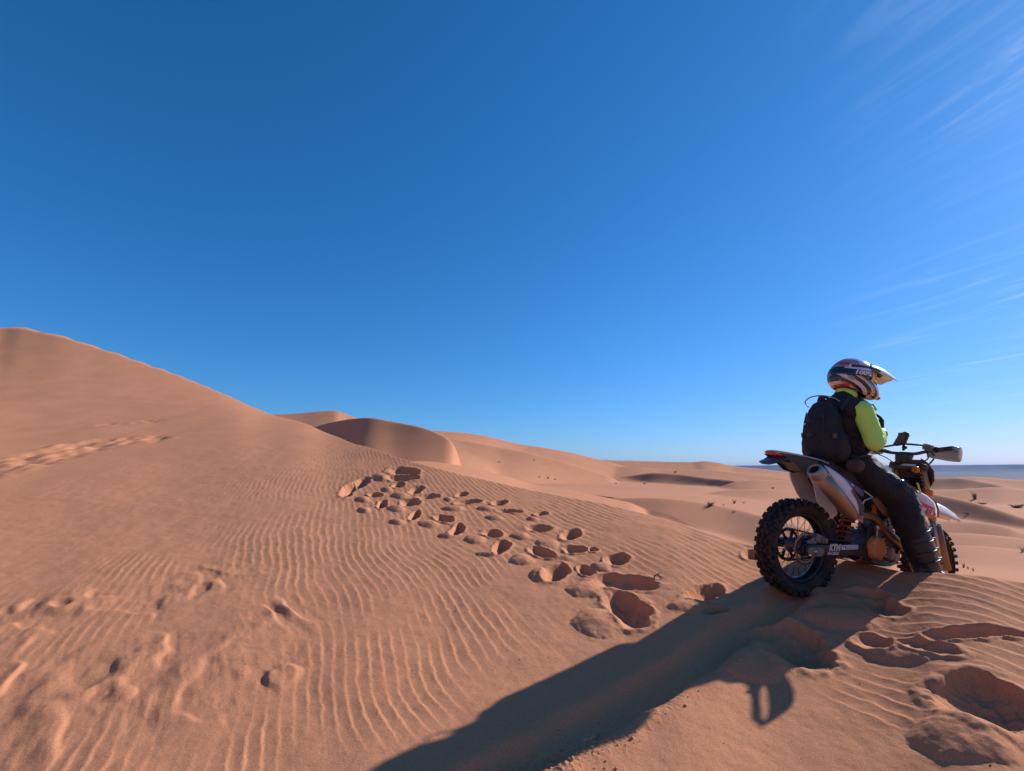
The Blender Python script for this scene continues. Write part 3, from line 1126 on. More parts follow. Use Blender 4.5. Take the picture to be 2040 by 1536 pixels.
def build_wheel(name, centre, R, width, knobs, rim_r, spokes, rows, steer=0.0):
    w = empty_part(name, Vector(centre) + DZ, bike)
    w.rotation_euler = (0, 0, steer)
    Rc = R - 0.021
    hw = width / 2
    t = MB()
    prof = [(rim_r + 0.012, hw * 0.66), (rim_r + 0.035, hw * 0.95), (Rc - 0.035, hw * 1.02), (Rc - 0.012, hw * 0.88), (Rc, hw * 0.5), (Rc + 0.003, 0),
            (Rc, -hw * 0.5), (Rc - 0.012, -hw * 0.88), (Rc - 0.035, -hw * 1.02), (rim_r + 0.035, -hw * 0.95), (rim_r + 0.012, -hw * 0.66), (rim_r + 0.002, -hw * 0.4), (rim_r + 0.002, hw * 0.4)]
    t.lathe(prof, seg=96)
    rnd = random.Random(3)
    for k in range(knobs):
        for j, (yy, sy, sx, off, lean) in enumerate(rows):
            a = 2 * math.pi * (k + off) / knobs
            rot = Matrix.Rotation(-a, 3, 'Y') @ Matrix.Rotation(-lean * math.copysign(1, yy) if yy else 0, 3, 'X')
            rr = (Rc + 0.006) if abs(yy) < hw * 0.7 else Rc - 0.006
            c = Matrix.Rotation(-a, 3, 'Y') @ Vector((0, yy * hw, rr))
            t.box(c, (sx * rnd.uniform(0.92, 1.05), sy, 0.036), rot, taper=0.86)
    t.build('tyre', RUBBER, w)
    MB().lathe([(rim_r + 0.008, hw * 0.62), (rim_r + 0.008, hw * 0.52), (rim_r - 0.006, hw * 0.40), (rim_r - 0.016, hw * 0.14), (rim_r - 0.016, -hw * 0.14), (rim_r - 0.006, -hw * 0.40), (rim_r + 0.008, -hw * 0.52), (rim_r + 0.008, -hw * 0.62), (rim_r - 0.010, -hw * 0.44), (rim_r - 0.022, -hw * 0.16), (rim_r - 0.022, hw * 0.16), (rim_r - 0.010, hw * 0.44)], seg=72).build('rim', ANOD, w)
    sp = MB().tube([(0, 0, 0), (0, 0, 1)], 0.0018, 5).build('spoke', STEEL, w)
    src = sp
    for k in range(spokes):
        side = 1 if k % 2 else -1
        lean = 1 if (k // 2) % 2 else -1
        a1 = 2 * math.pi * k / spokes
        a0 = a1 + lean * 0.55
        p0 = Vector((0.042 * math.cos(a0), side * 0.034, 0.042 * math.sin(a0)))
        p1 = Vector(((rim_r - 0.018) * math.cos(a1), side * 0.006, (rim_r - 0.018) * math.sin(a1)))
        d = p1 - p0
        o = src if k == 0 else src.copy()
        if k:
            C.objects.link(o)
        o.parent = w
        o.rotation_euler = d.to_track_quat('Z', 'Y').to_euler()
        o.scale = (1, 1, d.length)
        o.location = p0
    return w


rear = build_wheel('rear_wheel', (0, 0, 0), 0.335, 0.138, 32, 0.232, 36,
                   ((0.26, 0.030, 0.026, 0.0, 0.0), (-0.26, 0.030, 0.026, 0.0, 0.0), (0.0, 0.026, 0.026, 0.5, 0.0),
                    (0.66, 0.026, 0.030, 0.5, 0.35), (-0.66, 0.026, 0.030, 0.5, 0.35), (0.93, 0.030, 0.040, 0.0, 0.9), (-0.93, 0.030, 0.040, 0.0, 0.9)))
MB().lathe([(0.0, -0.078), (0.030, -0.078), (0.034, -0.055), (0.052, -0.046), (0.054, -0.036), (0.036, -0.026), (0.030, 0.0), (0.036, 0.03), (0.050, 0.040), (0.052, 0.055), (0.030, 0.066), (0.030, 0.095), (0.0, 0.095)], seg=32, closed=False).build('hub', CAST, rear)


def wavy_disc(ro, ri, y, th, waves, amp, seg=144):
    m = MB()
    rings = []
    for r, yy in ((ri, y), (ro, y), (ro, y + th), (ri, y + th)):
        row = []
        for k in range(seg):
            a = 2 * math.pi * k / seg
            q = r + (amp * math.sin(waves * a) if r == ro else 0)
            row.append(m.bm.verts.new((q * math.cos(a), yy, q * math.sin(a))))
        rings.append(row)
    for i in range(4):
        for k in range(seg):
            m.face([rings[i][k], rings[i][(k + 1) % seg], rings[(i + 1) % 4][(k + 1) % seg], rings[(i + 1) % 4][k]])
    return m


wavy_disc(0.108, 0.082, -0.068, 0.004, 10, 0.004).build('brake_disc', PIPE, rear)
m = MB()
for k in range(6):
    a = math.pi * 2 * k / 6
    m.tube([(0.045 * math.cos(a), -0.066, 0.045 * math.sin(a)), (0.086 * math.cos(a + 0.3), -0.066, 0.086 * math.sin(a + 0.3))], 0.007, 6)
m.lathe([(0.040, -0.070), (0.050, -0.070), (0.050, -0.062), (0.040, -0.062)], seg=24)
m.build('disc_carrier', ANOD, rear)
m = wavy_disc(0.116, 0.096, 0.076, 0.005, 48, 0.0045, 288)
for k in range(6):
    a = math.pi * 2 * k / 6
    m.tube([(0.045 * math.cos(a), 0.078, 0.045 * math.sin(a)), (0.10 * math.cos(a + 0.15), 0.078, 0.10 * math.sin(a + 0.15))], 0.011, 6)
m.build('sprocket', ANOD, rear)

front = build_wheel('front_wheel', (1.482, 0, 0.01), 0.345, 0.095, 36, 0.268, 36,
                    ((0.30, 0.022, 0.024, 0.0, 0.0), (-0.30, 0.022, 0.024, 0.0, 0.0), (0.80, 0.024, 0.030, 0.5, 0.6), (-0.80, 0.024, 0.030, 0.5, 0.6)), steer=0.06)
MB().lathe([(0.0, -0.06), (0.022, -0.06), (0.026, -0.04), (0.040, -0.034), (0.024, -0.02), (0.022, 0.02), (0.040, 0.034), (0.026, 0.04), (0.022, 0.06), (0, 0.06)], seg=28, closed=False).build('hub', CAST, front)
wavy_disc(0.13, 0.105, 0.058, 0.004, 12, 0.004).build('brake_disc', STEEL, front)

# --- chain, swingarm, axle
for za, zb in ((0.113, 0.088), (-0.113, 0.012)):
    m = MB()
    for k in range(58):
        t0 = k / 58
        m.box((0.02 + 0.58 * t0, 0.079, za + (zb - za) * t0), (0.0102, 0.014, 0.0125), Matrix.Rotation(math.atan2(za - zb, 0.58), 3, 'Y'))
    part('chain_run', m, ANOD)
ARM = [(-0.075, 0.026), (-0.02, 0.040), (0.12, 0.055), (0.262, 0.078), (0.443, 0.104), (0.52, 0.100), (0.55, 0.060), (0.53, 0.022), (0.387, 0.010), (0.20, -0.012), (0.086, -0.026), (-0.05, -0.030), (-0.078, -0.016)]
m = MB()
m.prism(ARM, -0.136, -0.104)
m.prism(ARM, 0.104, 0.134)
m.tube([(0.40, -0.11, 0.055), (0.40, 0.11, 0.055)], 0.032, 12)
m.tube([(0.53, -0.12, 0.06), (0.53, 0.12, 0.06)], 0.030, 12)
swing = part('swingarm', m, ANOD, bevel=0.008)
m = MB()
m.prism(smooth_poly([(-0.052, 0.020), (0.06, 0.030), (0.082, 0.004), (0.05, -0.030), (-0.05, -0.028), (-0.07, -0.004)], 4), -0.146, -0.134)
part('axle_block', m, CAST, bevel=0.003)
m = MB()
m.lathe([(0.0, -0.160), (0.016, -0.160), (0.019, -0.152), (0.019, -0.146), (0.026, -0.146), (0.026, -0.143)], seg=6, closed=False)
m.lathe([(0.011, -0.166), (0.011, -0.158), (0.0, -0.158)], seg=14, closed=False)
m.tube([(0, -0.14, 0), (0, 0.15, 0)], 0.0125, 12)
part('axle', m, STEEL)
FACE_R = Matrix(((1, 0, 0, 0), (0, 0, -1, 0), (0, 1, 0, 0), (0, 0, 0, 1)))      # lettering on a right-hand side face


def on_right(x, y, z, rot=0.0):
    return Matrix.Translation((x, y, z + AXLE_H)) @ FACE_R @ Matrix.Rotation(rot, 4, 'Z')


text_mesh('lettering', 'KTM', 0.062, SILVERV, swing, on_right(0.190, -0.1368, 0.044, 0.12), 0.25, 0.0035, width=0.118)
text_mesh('lettering', 'RACING', 0.026, SILVERV, swing, on_right(0.180, -0.1368, 0.004, 0.10), 0.25, 0.0012, width=0.112)
m = MB()
m.prism([(0.256, 0.070), (0.426, 0.095), (0.430, 0.066), (0.262, 0.041)], -0.1372, -0.1362)
st = part('sticker', m, WHITEV, swing)
m = MB()
m.prism([(0.292, 0.071), (0.421, 0.090), (0.424, 0.070), (0.296, 0.051)], -0.1378, -0.1370)
part('sticker', m, BLUE, swing)
text_mesh('lettering', 'MICHELIN', 0.019, WHITEV, swing, on_right(0.359, -0.1382, 0.071, 0.14), 0.15, 0.0006, width=0.115)
m = MB()
m.tube([(0.27, -0.1380, 0.060), (0.275, -0.1380, 0.068), (0.282, -0.1380, 0.058)], 0.004, 6)
part('sticker', m, BLUE, swing)

# --- rear brake caliper and hose
m = MB()
m.box((0.085, -0.086, 0.085), (0.085, 0.046, 0.055), Matrix.Rotation(0.2, 3, 'Y'))
m.box((0.12, -0.112, 0.080), (0.05, 0.020, 0.036))
m.lathe([(0, -0.132), (0.014, -0.132), (0.016, -0.12), (0.016, -0.10)], c=(0.115, 0, 0.085), seg=14, closed=False)
m.box((0.02, -0.095, 0.055), (0.10, 0.012, 0.05), Matrix.Rotation(-0.5, 3, 'Y'))
cal = part('brake_caliper', m, CAST, bevel=0.005)
m = MB()
m.tube(smooth_path([(0.135, -0.12, 0.095), (0.22, -0.135, 0.100), (0.34, -0.135, 0.112), (0.46, -0.125, 0.145), (0.55, -0.11, 0.24)]), 0.0042, 6)
part('brake_hose', m, BLACK)

# --- shock absorber
m = MB()
pts = []
a0, a1 = Vector((0.44, -0.01, 0.10)), Vector((0.50, -0.01, 0.37))
ax = (a1 - a0).normalized()
u = ax.orthogonal().normalized()
v = ax.cross(u)
for k in range(0, 161):
    t = k / 160
    an = 2 * math.pi * 6.5 * t
    pts.append(a0.lerp(a1, t) + (u * math.cos(an) + v * math.sin(an)) * 0.044)
m.tube(pts, 0.0085, 8)
spring = part('shock_spring', m, SPRING)
m = MB()
m.tube([a0 - ax * 0.05, a0, a0 + ax * 0.12, a0 + ax * 0.12, a1 + ax * 0.06], [0.018, 0.013, 0.013, 0.030, 0.030], 14)
m.tube([a1 - ax * 0.0, a1 + ax * 0.02], 0.052, 16)
m.tube([a0 - ax * 0.015, a0 + ax * 0.002], 0.052, 16)
m.tube([a1 + Vector((0.02, -0.05, -0.06)), a1 + Vector((0.05, -0.06, 0.06))], 0.024, 12)
part('shock_absorber', m, ANOD)

# --- frame
m = MB()
for s in (-1, 1):
    m.tube(smooth_path([(1.14, 0.02 * s, 0.60), (1.02, 0.075 * s, 0.50), (0.80, 0.105 * s, 0.36), (0.64, 0.100 * s, 0.28), (0.585, 0.095 * s, 0.14), (0.60, 0.09 * s, -0.01)]), 0.020, 10)
    m.tube(smooth_path([(1.13, 0.012 * s, 0.52), (1.02, 0.03 * s, 0.24), (0.96, 0.07 * s, 0.06), (0.86, 0.085 * s, -0.005), (0.62, 0.085 * s, -0.015)]), 0.016, 10)
m.tube([(1.17, 0, 0.52), (1.12, 0, 0.68)], 0.036, 16)
part('frame', m, ANOD)
m = MB()
for s in (-1, 1):
    m.tube(smooth_path([(0.60, 0.10 * s, 0.36), (0.35, 0.09 * s, 0.46), (0.08, 0.075 * s, 0.545), (-0.16, 0.06 * s, 0.575)]), 0.013, 8)
    m.tube(smooth_path([(0.56, 0.105 * s, 0.20), (0.40, 0.10 * s, 0.33), (0.15, 0.08 * s, 0.50)]), 0.012, 8)
part('subframe', m, ANOD)
m = MB()
m.prism([(0.575, 0.405), (0.612, 0.392), (0.622, 0.316), (0.600, 0.285), (0.578, 0.33)], -0.125, -0.105)
part('frame_bracket', m, ORANGE, bevel=0.006)
for y in (-0.125, 0.112):
    m = MB()
    m.prism([(0.54, 0.25), (0.60, 0.26), (0.625, 0.12), (0.61, -0.02), (0.55, -0.02), (0.525, 0.06)], y, y + 0.013)
    part('pivot_plate', m, BLACK, bevel=0.004)

# --- engine
m = MB()
m.prism(smooth_poly([(0.57, 0.10), (0.62, 0.19), (0.74, 0.205), (0.86, 0.19), (0.935, 0.10), (0.92, 0.02), (0.80, -0.015), (0.64, -0.01)], 3), -0.115, 0.115)
m.prism(smooth_poly([(0.70, 0.18), (0.86, 0.18), (0.95, 0.40), (0.92, 0.46), (0.80, 0.46), (0.76, 0.40)], 2), -0.075, 0.075)
eng = part('engine', m, CAST, bevel=0.012)
m = MB()
for k in range(5):
    z = 0.215 + 0.028 * k
    x = 0.80 + 0.28 * (z - 0.2)
    m.box((x, 0, z), (0.21, 0.17, 0.007), Matrix.Rotation(-0.25, 3, 'Y'))
part('cylinder_fins', m, CAST, eng)
m = MB()
m.lathe([(0.0, -0.168), (0.050, -0.168), (0.072, -0.162), (0.084, -0.150), (0.088, -0.128), (0.088, -0.110)], c=(0.622, 0, 0.095), seg=40, closed=False)
cov = part('clutch_cover', m, ORANGE2, eng)
for k in range(7):
    a = 2 * math.pi * k / 7 + 0.3
    m = MB()
    m.lathe([(0, -0.170), (0.0055, -0.170), (0.0055, -0.150)], c=(0.622 + 0.078 * math.cos(a), 0, 0.095 + 0.078 * math.sin(a)), seg=8, closed=False)
    part('cover_bolt', m, STEEL, eng)
m = MB()
m.lathe([(0.0, -0.150), (0.045, -0.150), (0.055, -0.140), (0.058, -0.11)], c=(0.775, 0, 0.075), seg=28, closed=False)
m.lathe([(0.0, -0.140), (0.025, -0.140), (0.030, -0.13), (0.030, -0.11)], c=(0.85, 0, 0.03), seg=20, closed=False)
m.box((0.72, -0.125, 0.20), (0.10, 0.03, 0.05))
part('water_pump', m, CAST, eng, bevel=0.004)
m = MB()
m.box((0.625, -0.13, 0.205), (0.045, 0.035, 0.06))
m.tube([(0.625, -0.13, 0.23), (0.625, -0.13, 0.265)], 0.02, 12)
part('brake_reservoir', m, STEEL, bevel=0.004)
m = MB()
m.tube(smooth_path([(0.60, -0.12, 0.24), (0.66, -0.13, 0.29), (0.74, -0.12, 0.33), (0.84, -0.09, 0.38)]), 0.012, 8)
m.tube(smooth_path([(0.85, -0.13, 0.09), (0.93, -0.12, 0.16), (1.0, -0.11, 0.28)]), 0.014, 8)
m.tube(smooth_path([(0.56, -0.115, 0.30), (0.60, -0.135, 0.20), (0.585, -0.14, 0.10), (0.60, -0.14, 0.02)]), 0.007, 6)
m.tube(smooth_path([(0.68, -0.10, 0.36), (0.72, -0.14, 0.30), (0.70, -0.15, 0.22), (0.66, -0.15, 0.17)]), 0.006, 6)
m.tube(smooth_path([(0.50, -0.09, 0.22), (0.56, -0.12, 0.20), (0.58, -0.12, 0.14)]), 0.005, 6)
part('hoses', m, BLACK)
m = MB()
m.tube(smooth_path([(0.60, -0.145, 0.02), (0.70, -0.155, -0.005), (0.80, -0.165, 0.015)]), 0.010, 8)
m.box((0.82, -0.17, 0.02), (0.035, 0.03, 0.012))
part('brake_pedal', m, STEEL)
m = MB()
m.box((0.60, -0.19, 0.0), (0.05, 0.10, 0.018))
for k in range(5):
    m.box((0.60, -0.155 - 0.018 * k, 0.013), (0.05, 0.006, 0.014))
part('footpeg', m, CAST)
m = MB()
rows = []
for x, z in ((0.60, -0.030), (0.66, -0.035), (0.81, -0.040), (0.90, -0.025), (0.97, 0.03), (1.02, 0.10), (1.035, 0.15)):
    rows.append([(x - 0.03 * abs(j) ** 2, 0.062 * j, z + 0.022 * j * j) for j in (-2, -1, 0, 1, 2)])
m.grid(rows)
part('skid_plate', m, dusty('scuffed_plate', (0.34, 0.25, 0.23), 0.45, 0.3, dust=0.5), solid=0.006)

# --- exhaust
m = MB()
m.tube(smooth_path([(0.93, -0.03, 0.33), (1.00, -0.06, 0.28), (1.015, -0.11, 0.19), (0.965, -0.145, 0.135), (0.88, -0.152, 0.150), (0.76, -0.148, 0.200), (0.67, -0.14, 0.245), (0.58, -0.15, 0.30), (0.44, -0.165, 0.315), (0.33, -0.18, 0.300), (0.25, -0.188, 0.305)], 5),
       [0.026] * 10 + [0.031] * 20 + [0.026] * 21, 14)
part('header_pipe', m, PIPE)
m = MB()
e0, e1 = Vector((0.255, -0.19, 0.295)), Vector((-0.125, -0.20, 0.513))
d = (e1 - e0).normalized()
m.tube([e0 - d * 0.035, e0 - d * 0.01, e0 + d * 0.05, e0.lerp(e1, 0.5), e1], [0.028, 0.036, 0.048, 0.052, 0.052], 28, flat=1.08)
part('muffler', m, dusty('brown_muffler', (0.34, 0.235, 0.165), 0.38, 0.75, dust=0.4, scale=5))
m = MB()
m.lathe([(0.055, -0.012), (0.0565, 0.0), (0.053, 0.046), (0.046, 0.056), (0.037, 0.058), (0.034, 0.054), (0.033, 0.01)], c=e1, axis=d, seg=32, closed=False)
part('muffler_cap', m, dusty('cast_cap', (0.36, 0.33, 0.32), 0.5, 0.7, dust=0.25))
m = MB()
m.lathe([(0.0, 0.044), (0.033, 0.044), (0.033, 0.01)], c=e1, axis=d, seg=24, closed=False)
part('tailpipe_bore', m, mat('bore_shade', (0.006, 0.006, 0.006), 0.95))  # black disc and wall stand in for the shade inside the open pipe
m = MB()
m.prism([(0.484, 0.439), (0.553, 0.460), (0.64, 0.405), (0.721, 0.337), (0.68, 0.335), (0.625, 0.347), (0.55, 0.39)], -0.165, -0.157)
part('heat_shield', m, TAN, bevel=0.004)

# --- tail: fender, lamp, plate holder
m = MB()
rows = []
for x, z, hw in ((-0.345, 0.622, 0.055), (-0.33, 0.628, 0.07), (-0.25, 0.634, 0.085), (-0.12, 0.640, 0.095), (0.02, 0.640, 0.100), (0.12, 0.630, 0.105), (0.20, 0.612, 0.11)):
    rows.append([(x, hw * j, z - 0.012 * abs(j) ** 3) for j in (-1, -0.75, -0.4, 0, 0.4, 0.75, 1)])
m.grid(rows)
rf = part('rear_fender', m, dusty('grey_white_plastic', (0.58, 0.56, 0.58), 0.35, dust=0.2), solid=0.006)
m = MB()
for s in (-1, 1):
    m.prism([(-0.325, 0.600), (-0.20, 0.560), (-0.12, 0.520), (-0.02, 0.515), (0.16, 0.585), (0.02, 0.625), (-0.2, 0.622)], 0.078 * s - 0.004, 0.078 * s + 0.004)
m.prism([(-0.20, 0.57), (-0.10, 0.53), (0.0, 0.525), (0.15, 0.59), (-0.1, 0.612)], -0.075, 0.075)
part('tail_underside', m, BLACK)
m = MB()
m.prism([(-0.346, 0.613), (-0.340, 0.597), (-0.290, 0.594), (-0.275, 0.610)], -0.056, 0.056)
part('tail_lamp', m, TAILLENS, bevel=0.006)
m = MB()
m.grid([[(-0.268, -0.085, 0.600), (-0.268, 0.085, 0.600)], [(-0.300, -0.085, 0.570), (-0.300, 0.085, 0.570)], [(-0.372, -0.070, 0.535), (-0.372, 0.070, 0.535)], [(-0.385, -0.03, 0.520), (-0.385, 0.03, 0.520)]])
part('plate_holder', m, dusty('blue_grey_plastic', (0.05, 0.065, 0.09), 0.4, dust=0.15), solid=0.006)

# --- side panels and mud guard
m = MB()
m.prism(smooth_poly([(-0.052, 0.521), (0.028, 0.516), (0.16, 0.42), (0.282, 0.297), (0.25, 0.255), (0.223, 0.228), (0.196, 0.229), (0.160, 0.270), (0.113, 0.296), (0.066, 0.344), (0.027, 0.431), (-0.02, 0.49)], 2), -0.068, -0.060)
part('mud_guard', m, WHITE)
LP = [(0.020, 0.535), (0.149, 0.541), (0.245, 0.50), (0.34, 0.43), (0.36, 0.33), (0.24, 0.31), (0.136, 0.352), (0.070, 0.419), (0.022, 0.480)]
m = MB()
m.prism(smooth_poly(LP, 2), 0.128, 0.138)
part('side_panel', m, WHITE, bevel=0.003)
RP = [(-0.077, 0.584), (0.043, 0.558), (0.126, 0.529), (0.206, 0.482), (0.281, 0.427), (0.357, 0.365), (0.350, 0.308), (0.354, 0.250), (0.279, 0.284), (0.196, 0.308), (0.140, 0.377), (0.093, 0.433), (-0.012, 0.530)]


def bulged(poly, y, amp, th):
    """plastic panel: outline filled with a gently domed sheet"""
    m = MB()
    cx = sum(p[0] for p in poly) / len(poly)
    cz = sum(p[1] for p in poly) / len(poly)
    rings = []
    for k in (1.0, 0.75, 0.45, 0.15):
        rings.append([m.bm.verts.new((cx + (p[0] - cx) * k, y - amp * (1 - k * k), cz + (p[1] - cz) * k)) for p in poly])
    n = len(poly)
    for a, b in zip(rings, rings[1:]):
        for i in range(n):
            m.face([a[i], a[(i + 1) % n], b[(i + 1) % n], b[i]])
    m.face(rings[-1])
    return m


pan = part('side_panel', bulged(smooth_poly(RP, 2), -0.200, 0.008, 0.004), WHITE, solid=0.006)


def decal(poly, y, material, parent, name='decal', th=0.0012):
    m = MB()
    m.prism(poly, y - th, y)
    return part(name, m, material, parent)


decal([(0.203, 0.451), (0.207, 0.468), (0.285, 0.412), (0.344, 0.360), (0.340, 0.302), (0.311, 0.300), (0.290, 0.36), (0.255, 0.405)], -0.2130, GREYV, pan)
decal([(0.182, 0.353), (0.252, 0.342), (0.272, 0.322), (0.188, 0.330)], -0.2125, BLUE, pan)
decal([(0.188, 0.331), (0.272, 0.323), (0.285, 0.306), (0.345, 0.258), (0.279, 0.290), (0.203, 0.314)], -0.2135, RED, pan)
decal([(0.302, 0.309), (0.318, 0.296), (0.346, 0.262), (0.332, 0.272), (0.298, 0.300)], -0.2140, BLUE, pan)
decal([(0.212, 0.338), (0.232, 0.336), (0.230, 0.322), (0.220, 0.316), (0.214, 0.324)], -0.2146, RED, pan)
decal([(0.219, 0.334), (0.226, 0.333), (0.226, 0.320), (0.220, 0.321)], -0.2152, WHITEV, pan)
# blue upper panel under the seat with its red and white print
BP = [(0.031, 0.566), (0.132, 0.548), (0.260, 0.512), (0.378, 0.480), (0.377, 0.433), (0.342, 0.440), (0.248, 0.482), (0.140, 0.534)]
m = MB()
m.prism(BP, -0.178, -0.170)
up_ = part('seat_side_panel', m, BLUE, bevel=0.003)
decal([(0.262, 0.494), (0.300, 0.484), (0.328, 0.448), (0.292, 0.463)], -0.1790, RED, up_)
decal([(0.232, 0.510), (0.252, 0.506), (0.268, 0.492), (0.250, 0.494)], -0.1790, WHITEV, up_)
m = MB()
m.tube([(0.372, -0.182, 0.478), (0.466, -0.182, 0.449), (0.384, -0.182, 0.412), (0.355, -0.182, 0.365)], 0.005, 6)
part('panel_edge', m, WHITE)

# --- seat and tank
m = MB()
rows = []
for x, z, hw in ((0.02, 0.648, 0.085), (0.10, 0.650, 0.105), (0.25, 0.625, 0.125), (0.42, 0.600, 0.130), (0.60, 0.590, 0.115), (0.76, 0.600, 0.085), (0.88, 0.625, 0.06)):
    rows.append([(x, -hw, z - 0.11), (x, -hw, z - 0.02), (x, -hw * 0.8, z), (x, 0, z + 0.006), (x, hw * 0.8, z), (x, hw, z - 0.02), (x, hw, z - 0.11)])
m.grid(rows)
for r in (rows[0], rows[-1]):
    m.face([m.bm.verts.new(p) for p in r])
part('seat', m, SEATM)
m = MB()
rows = []
for x, z, hw in ((0.66, 0.58, 0.10), (0.80, 0.63, 0.13), (0.94, 0.645, 0.145), (1.04, 0.62, 0.12), (1.10, 0.58, 0.08)):
    rows.append([(x, -hw * 1.1, z - 0.20), (x, -hw, z - 0.05), (x, -hw * 0.7, z), (x, 0, z + 0.012), (x, hw * 0.7, z), (x, hw, z - 0.05), (x, hw * 1.1, z - 0.20)])
m.grid(rows)
for r in (rows[0], rows[-1]):
    m.face([m.bm.verts.new(p) for p in r])
tank = part('fuel_tank', m, dusty('smoked_tank', (0.03, 0.03, 0.035), 0.4, dust=0.2))
m = MB()
m.lathe([(0.0, 0.03), (0.028, 0.03), (0.032, 0.02), (0.032, 0.0)], c=(0.93, 0, 0.652), axis=(0, 0, 1), seg=20, closed=False)
part('fuel_cap', m, ORANGE, tank)

# --- radiator shrouds with the red shield print
SH = [(0.741, 0.602), (0.864, 0.588), (1.024, 0.552), (1.118, 0.516), (1.150, 0.47), (1.157, 0.416), (1.110, 0.396), (1.049, 0.391), (0.975, 0.418), (0.905, 0.480), (0.847, 0.536)]
for s in (-1, 1):
    m = MB()
    cx, cz = 0.98, 0.49
    rings = []
    for k in (1.0, 0.8, 0.5, 0.2):
        row = []
        for p in SH:
            y = 0.175 + 0.035 * min(1, max(0, (p[0] - 0.75) / 0.3)) + 0.012 * (1 - k * k)
            row.append(m.bm.verts.new((cx + (p[0] - cx) * k, s * y, cz + (p[1] - cz) * k)))
        rings.append(row)
    n = len(SH)
    for a, b in zip(rings, rings[1:]):
        for i in range(n):
            m.face([a[i], a[(i + 1) % n], b[(i + 1) % n], b[i]])
    m.face(rings[-1])
    # folded-in top edge
    top = [SH[i] for i in (0, 1, 2, 3)]
    m.grid([[(p[0], s * (0.175 + 0.035 * min(1, max(0, (p[0] - 0.75) / 0.3))), p[1]) for p in top], [(p[0] - 0.005, s * 0.125, p[1] + 0.018) for p in top]])
    sh = part('radiator_shroud', m, WHITE, solid=0.005)
    if s < 0:
        shr = sh
Y = -0.226
decal([(1.060, 0.538), (1.118, 0.516), (1.150, 0.47), (1.157, 0.416), (1.140, 0.408), (1.128, 0.46), (1.100, 0.505)], Y, GREYV, shr)
decal([(0.800, 0.596), (0.864, 0.588), (0.90, 0.552), (0.862, 0.545), (0.83, 0.57)], Y + 0.004, GREYV, shr)
decal([(0.898, 0.500), (0.995, 0.486), (1.088, 0.470), (1.116, 0.425), (1.100, 0.400), (1.042, 0.392), (1.000, 0.417), (1.022, 0.452), (0.915, 0.478)], Y - 0.001, RED, shr)
m = MB()
for p, q in (((1.028, 0.462), (1.092, 0.450)), ((1.092, 0.450), (1.112, 0.425)), ((1.112, 0.425), (1.094, 0.402)), ((1.028, 0.462), (1.020, 0.435)), ((1.020, 0.435), (1.046, 0.398))):
    m.tube([(p[0], Y - 0.0028, p[1]), (q[0], Y - 0.0028, q[1])], 0.0022, 5)
for p, q in (((1.060, 0.405), (1.064, 0.448)), ((1.048, 0.438), (1.080, 0.434)), ((1.043, 0.424), (1.082, 0.419))):
    m.tube([(p[0], Y - 0.0028, p[1]), (q[0], Y - 0.0028, q[1])], 0.0028, 5)
part('shield_print', m, WHITEV, shr)
for s in (-1, 1):
    m = MB()
    m.box((1.03, 0.135 * s, 0.44), (0.035, 0.10, 0.20), Matrix.Rotation(-0.3, 3, 'Y'))
    part('radiator', m, ANOD)

# --- fork, fender, headlight mask
FT, FB = Vector((1.125, 0, 0.80)), Vector((1.482, 0, 0.01))
for s in (-1, 1):
    o = Vector((0, 0.10 * s, 0))
    m = MB()
    m.tube([FT + o, FT.lerp(FB, 0.52) + o], 0.027, 16)
    part('fork_tube', m, BRASSY)
    m = MB()
    m.tube([FT.lerp(FB, 0.50) + o, FT.lerp(FB, 0.95) + o], 0.022, 14)
    m.box(FB + o + Vector((-0.01, 0, 0.02)), (0.06, 0.04, 0.09), Matrix.Rotation(-0.42, 3, 'Y'))
    part('fork_leg', m, STEEL)
    m = MB()
    o = Vector((0.022, 0.112 * s, 0.0))
    p0, p1 = FT.lerp(FB, 0.56) + o, FT.lerp(FB, 0.97) + o
    m.tube([p0, p0.lerp(p1, 0.5), p1], [0.030, 0.034, 0.040], 10, flat=0.9)
    part('fork_guard', m, TAN)
for t in (0.03, 0.26):
    m = MB()
    p = FT.lerp(FB, t)
    m.box(p + Vector((-0.01, 0, 0)), (0.070, 0.24, 0.026), Matrix.Rotation(-0.42, 3, 'Y'))
    for s in (-1, 1):
        m.tube([p + Vector((0.004, 0.10 * s, 0.022)), p + Vector((-0.004, 0.10 * s, -0.022))], 0.040, 16)
    part('triple_clamp', m, BLACK if t < 0.1 else ORANGE, bevel=0.005)
m = MB()
rows = []
for x, z, hw in ((1.16, 0.505, 0.07), (1.26, 0.535, 0.10), (1.36, 0.545, 0.112), (1.48, 0.542, 0.112), (1.58, 0.528, 0.105), (1.68, 0.502, 0.09), (1.745, 0.475, 0.065), (1.775, 0.455, 0.03)):
    dr = 0.10 if x < 1.6 else 0.10 * (1 - (x - 1.6) / 0.25)
    rows.append([(x, hw * j, z - dr * abs(j) ** 2.4) for j in (-1, -0.85, -0.6, -0.3, 0, 0.3, 0.6, 0.85, 1)])
m.grid(rows)
part('front_fender', m, FENDER, solid=0.005)
m = MB()
rows = []
for k, (z, hw, x) in enumerate(((0.850, 0.08, 1.235), (0.82, 0.12, 1.250), (0.76, 0.155, 1.270), (0.69, 0.155, 1.285), (0.62, 0.115, 1.300), (0.585, 0.07, 1.305))):
    rows.append([(x - 0.085 * abs(j) ** 2.2, hw * j, z) for j in (-1, -0.8, -0.5, -0.2, 0.2, 0.5, 0.8, 1)])
m.grid(rows)
mask = part('headlight_mask', m, MASKM, solid=0.006)
m = MB()
m.ball((1.285, 0, 0.73), 0.06, scale=(0.5, 1.1, 0.8))
part('headlamp', m, GLASSM, mask)
m = MB()
m.box((1.20, -0.03, 0.68), (0.05, 0.13, 0.12))
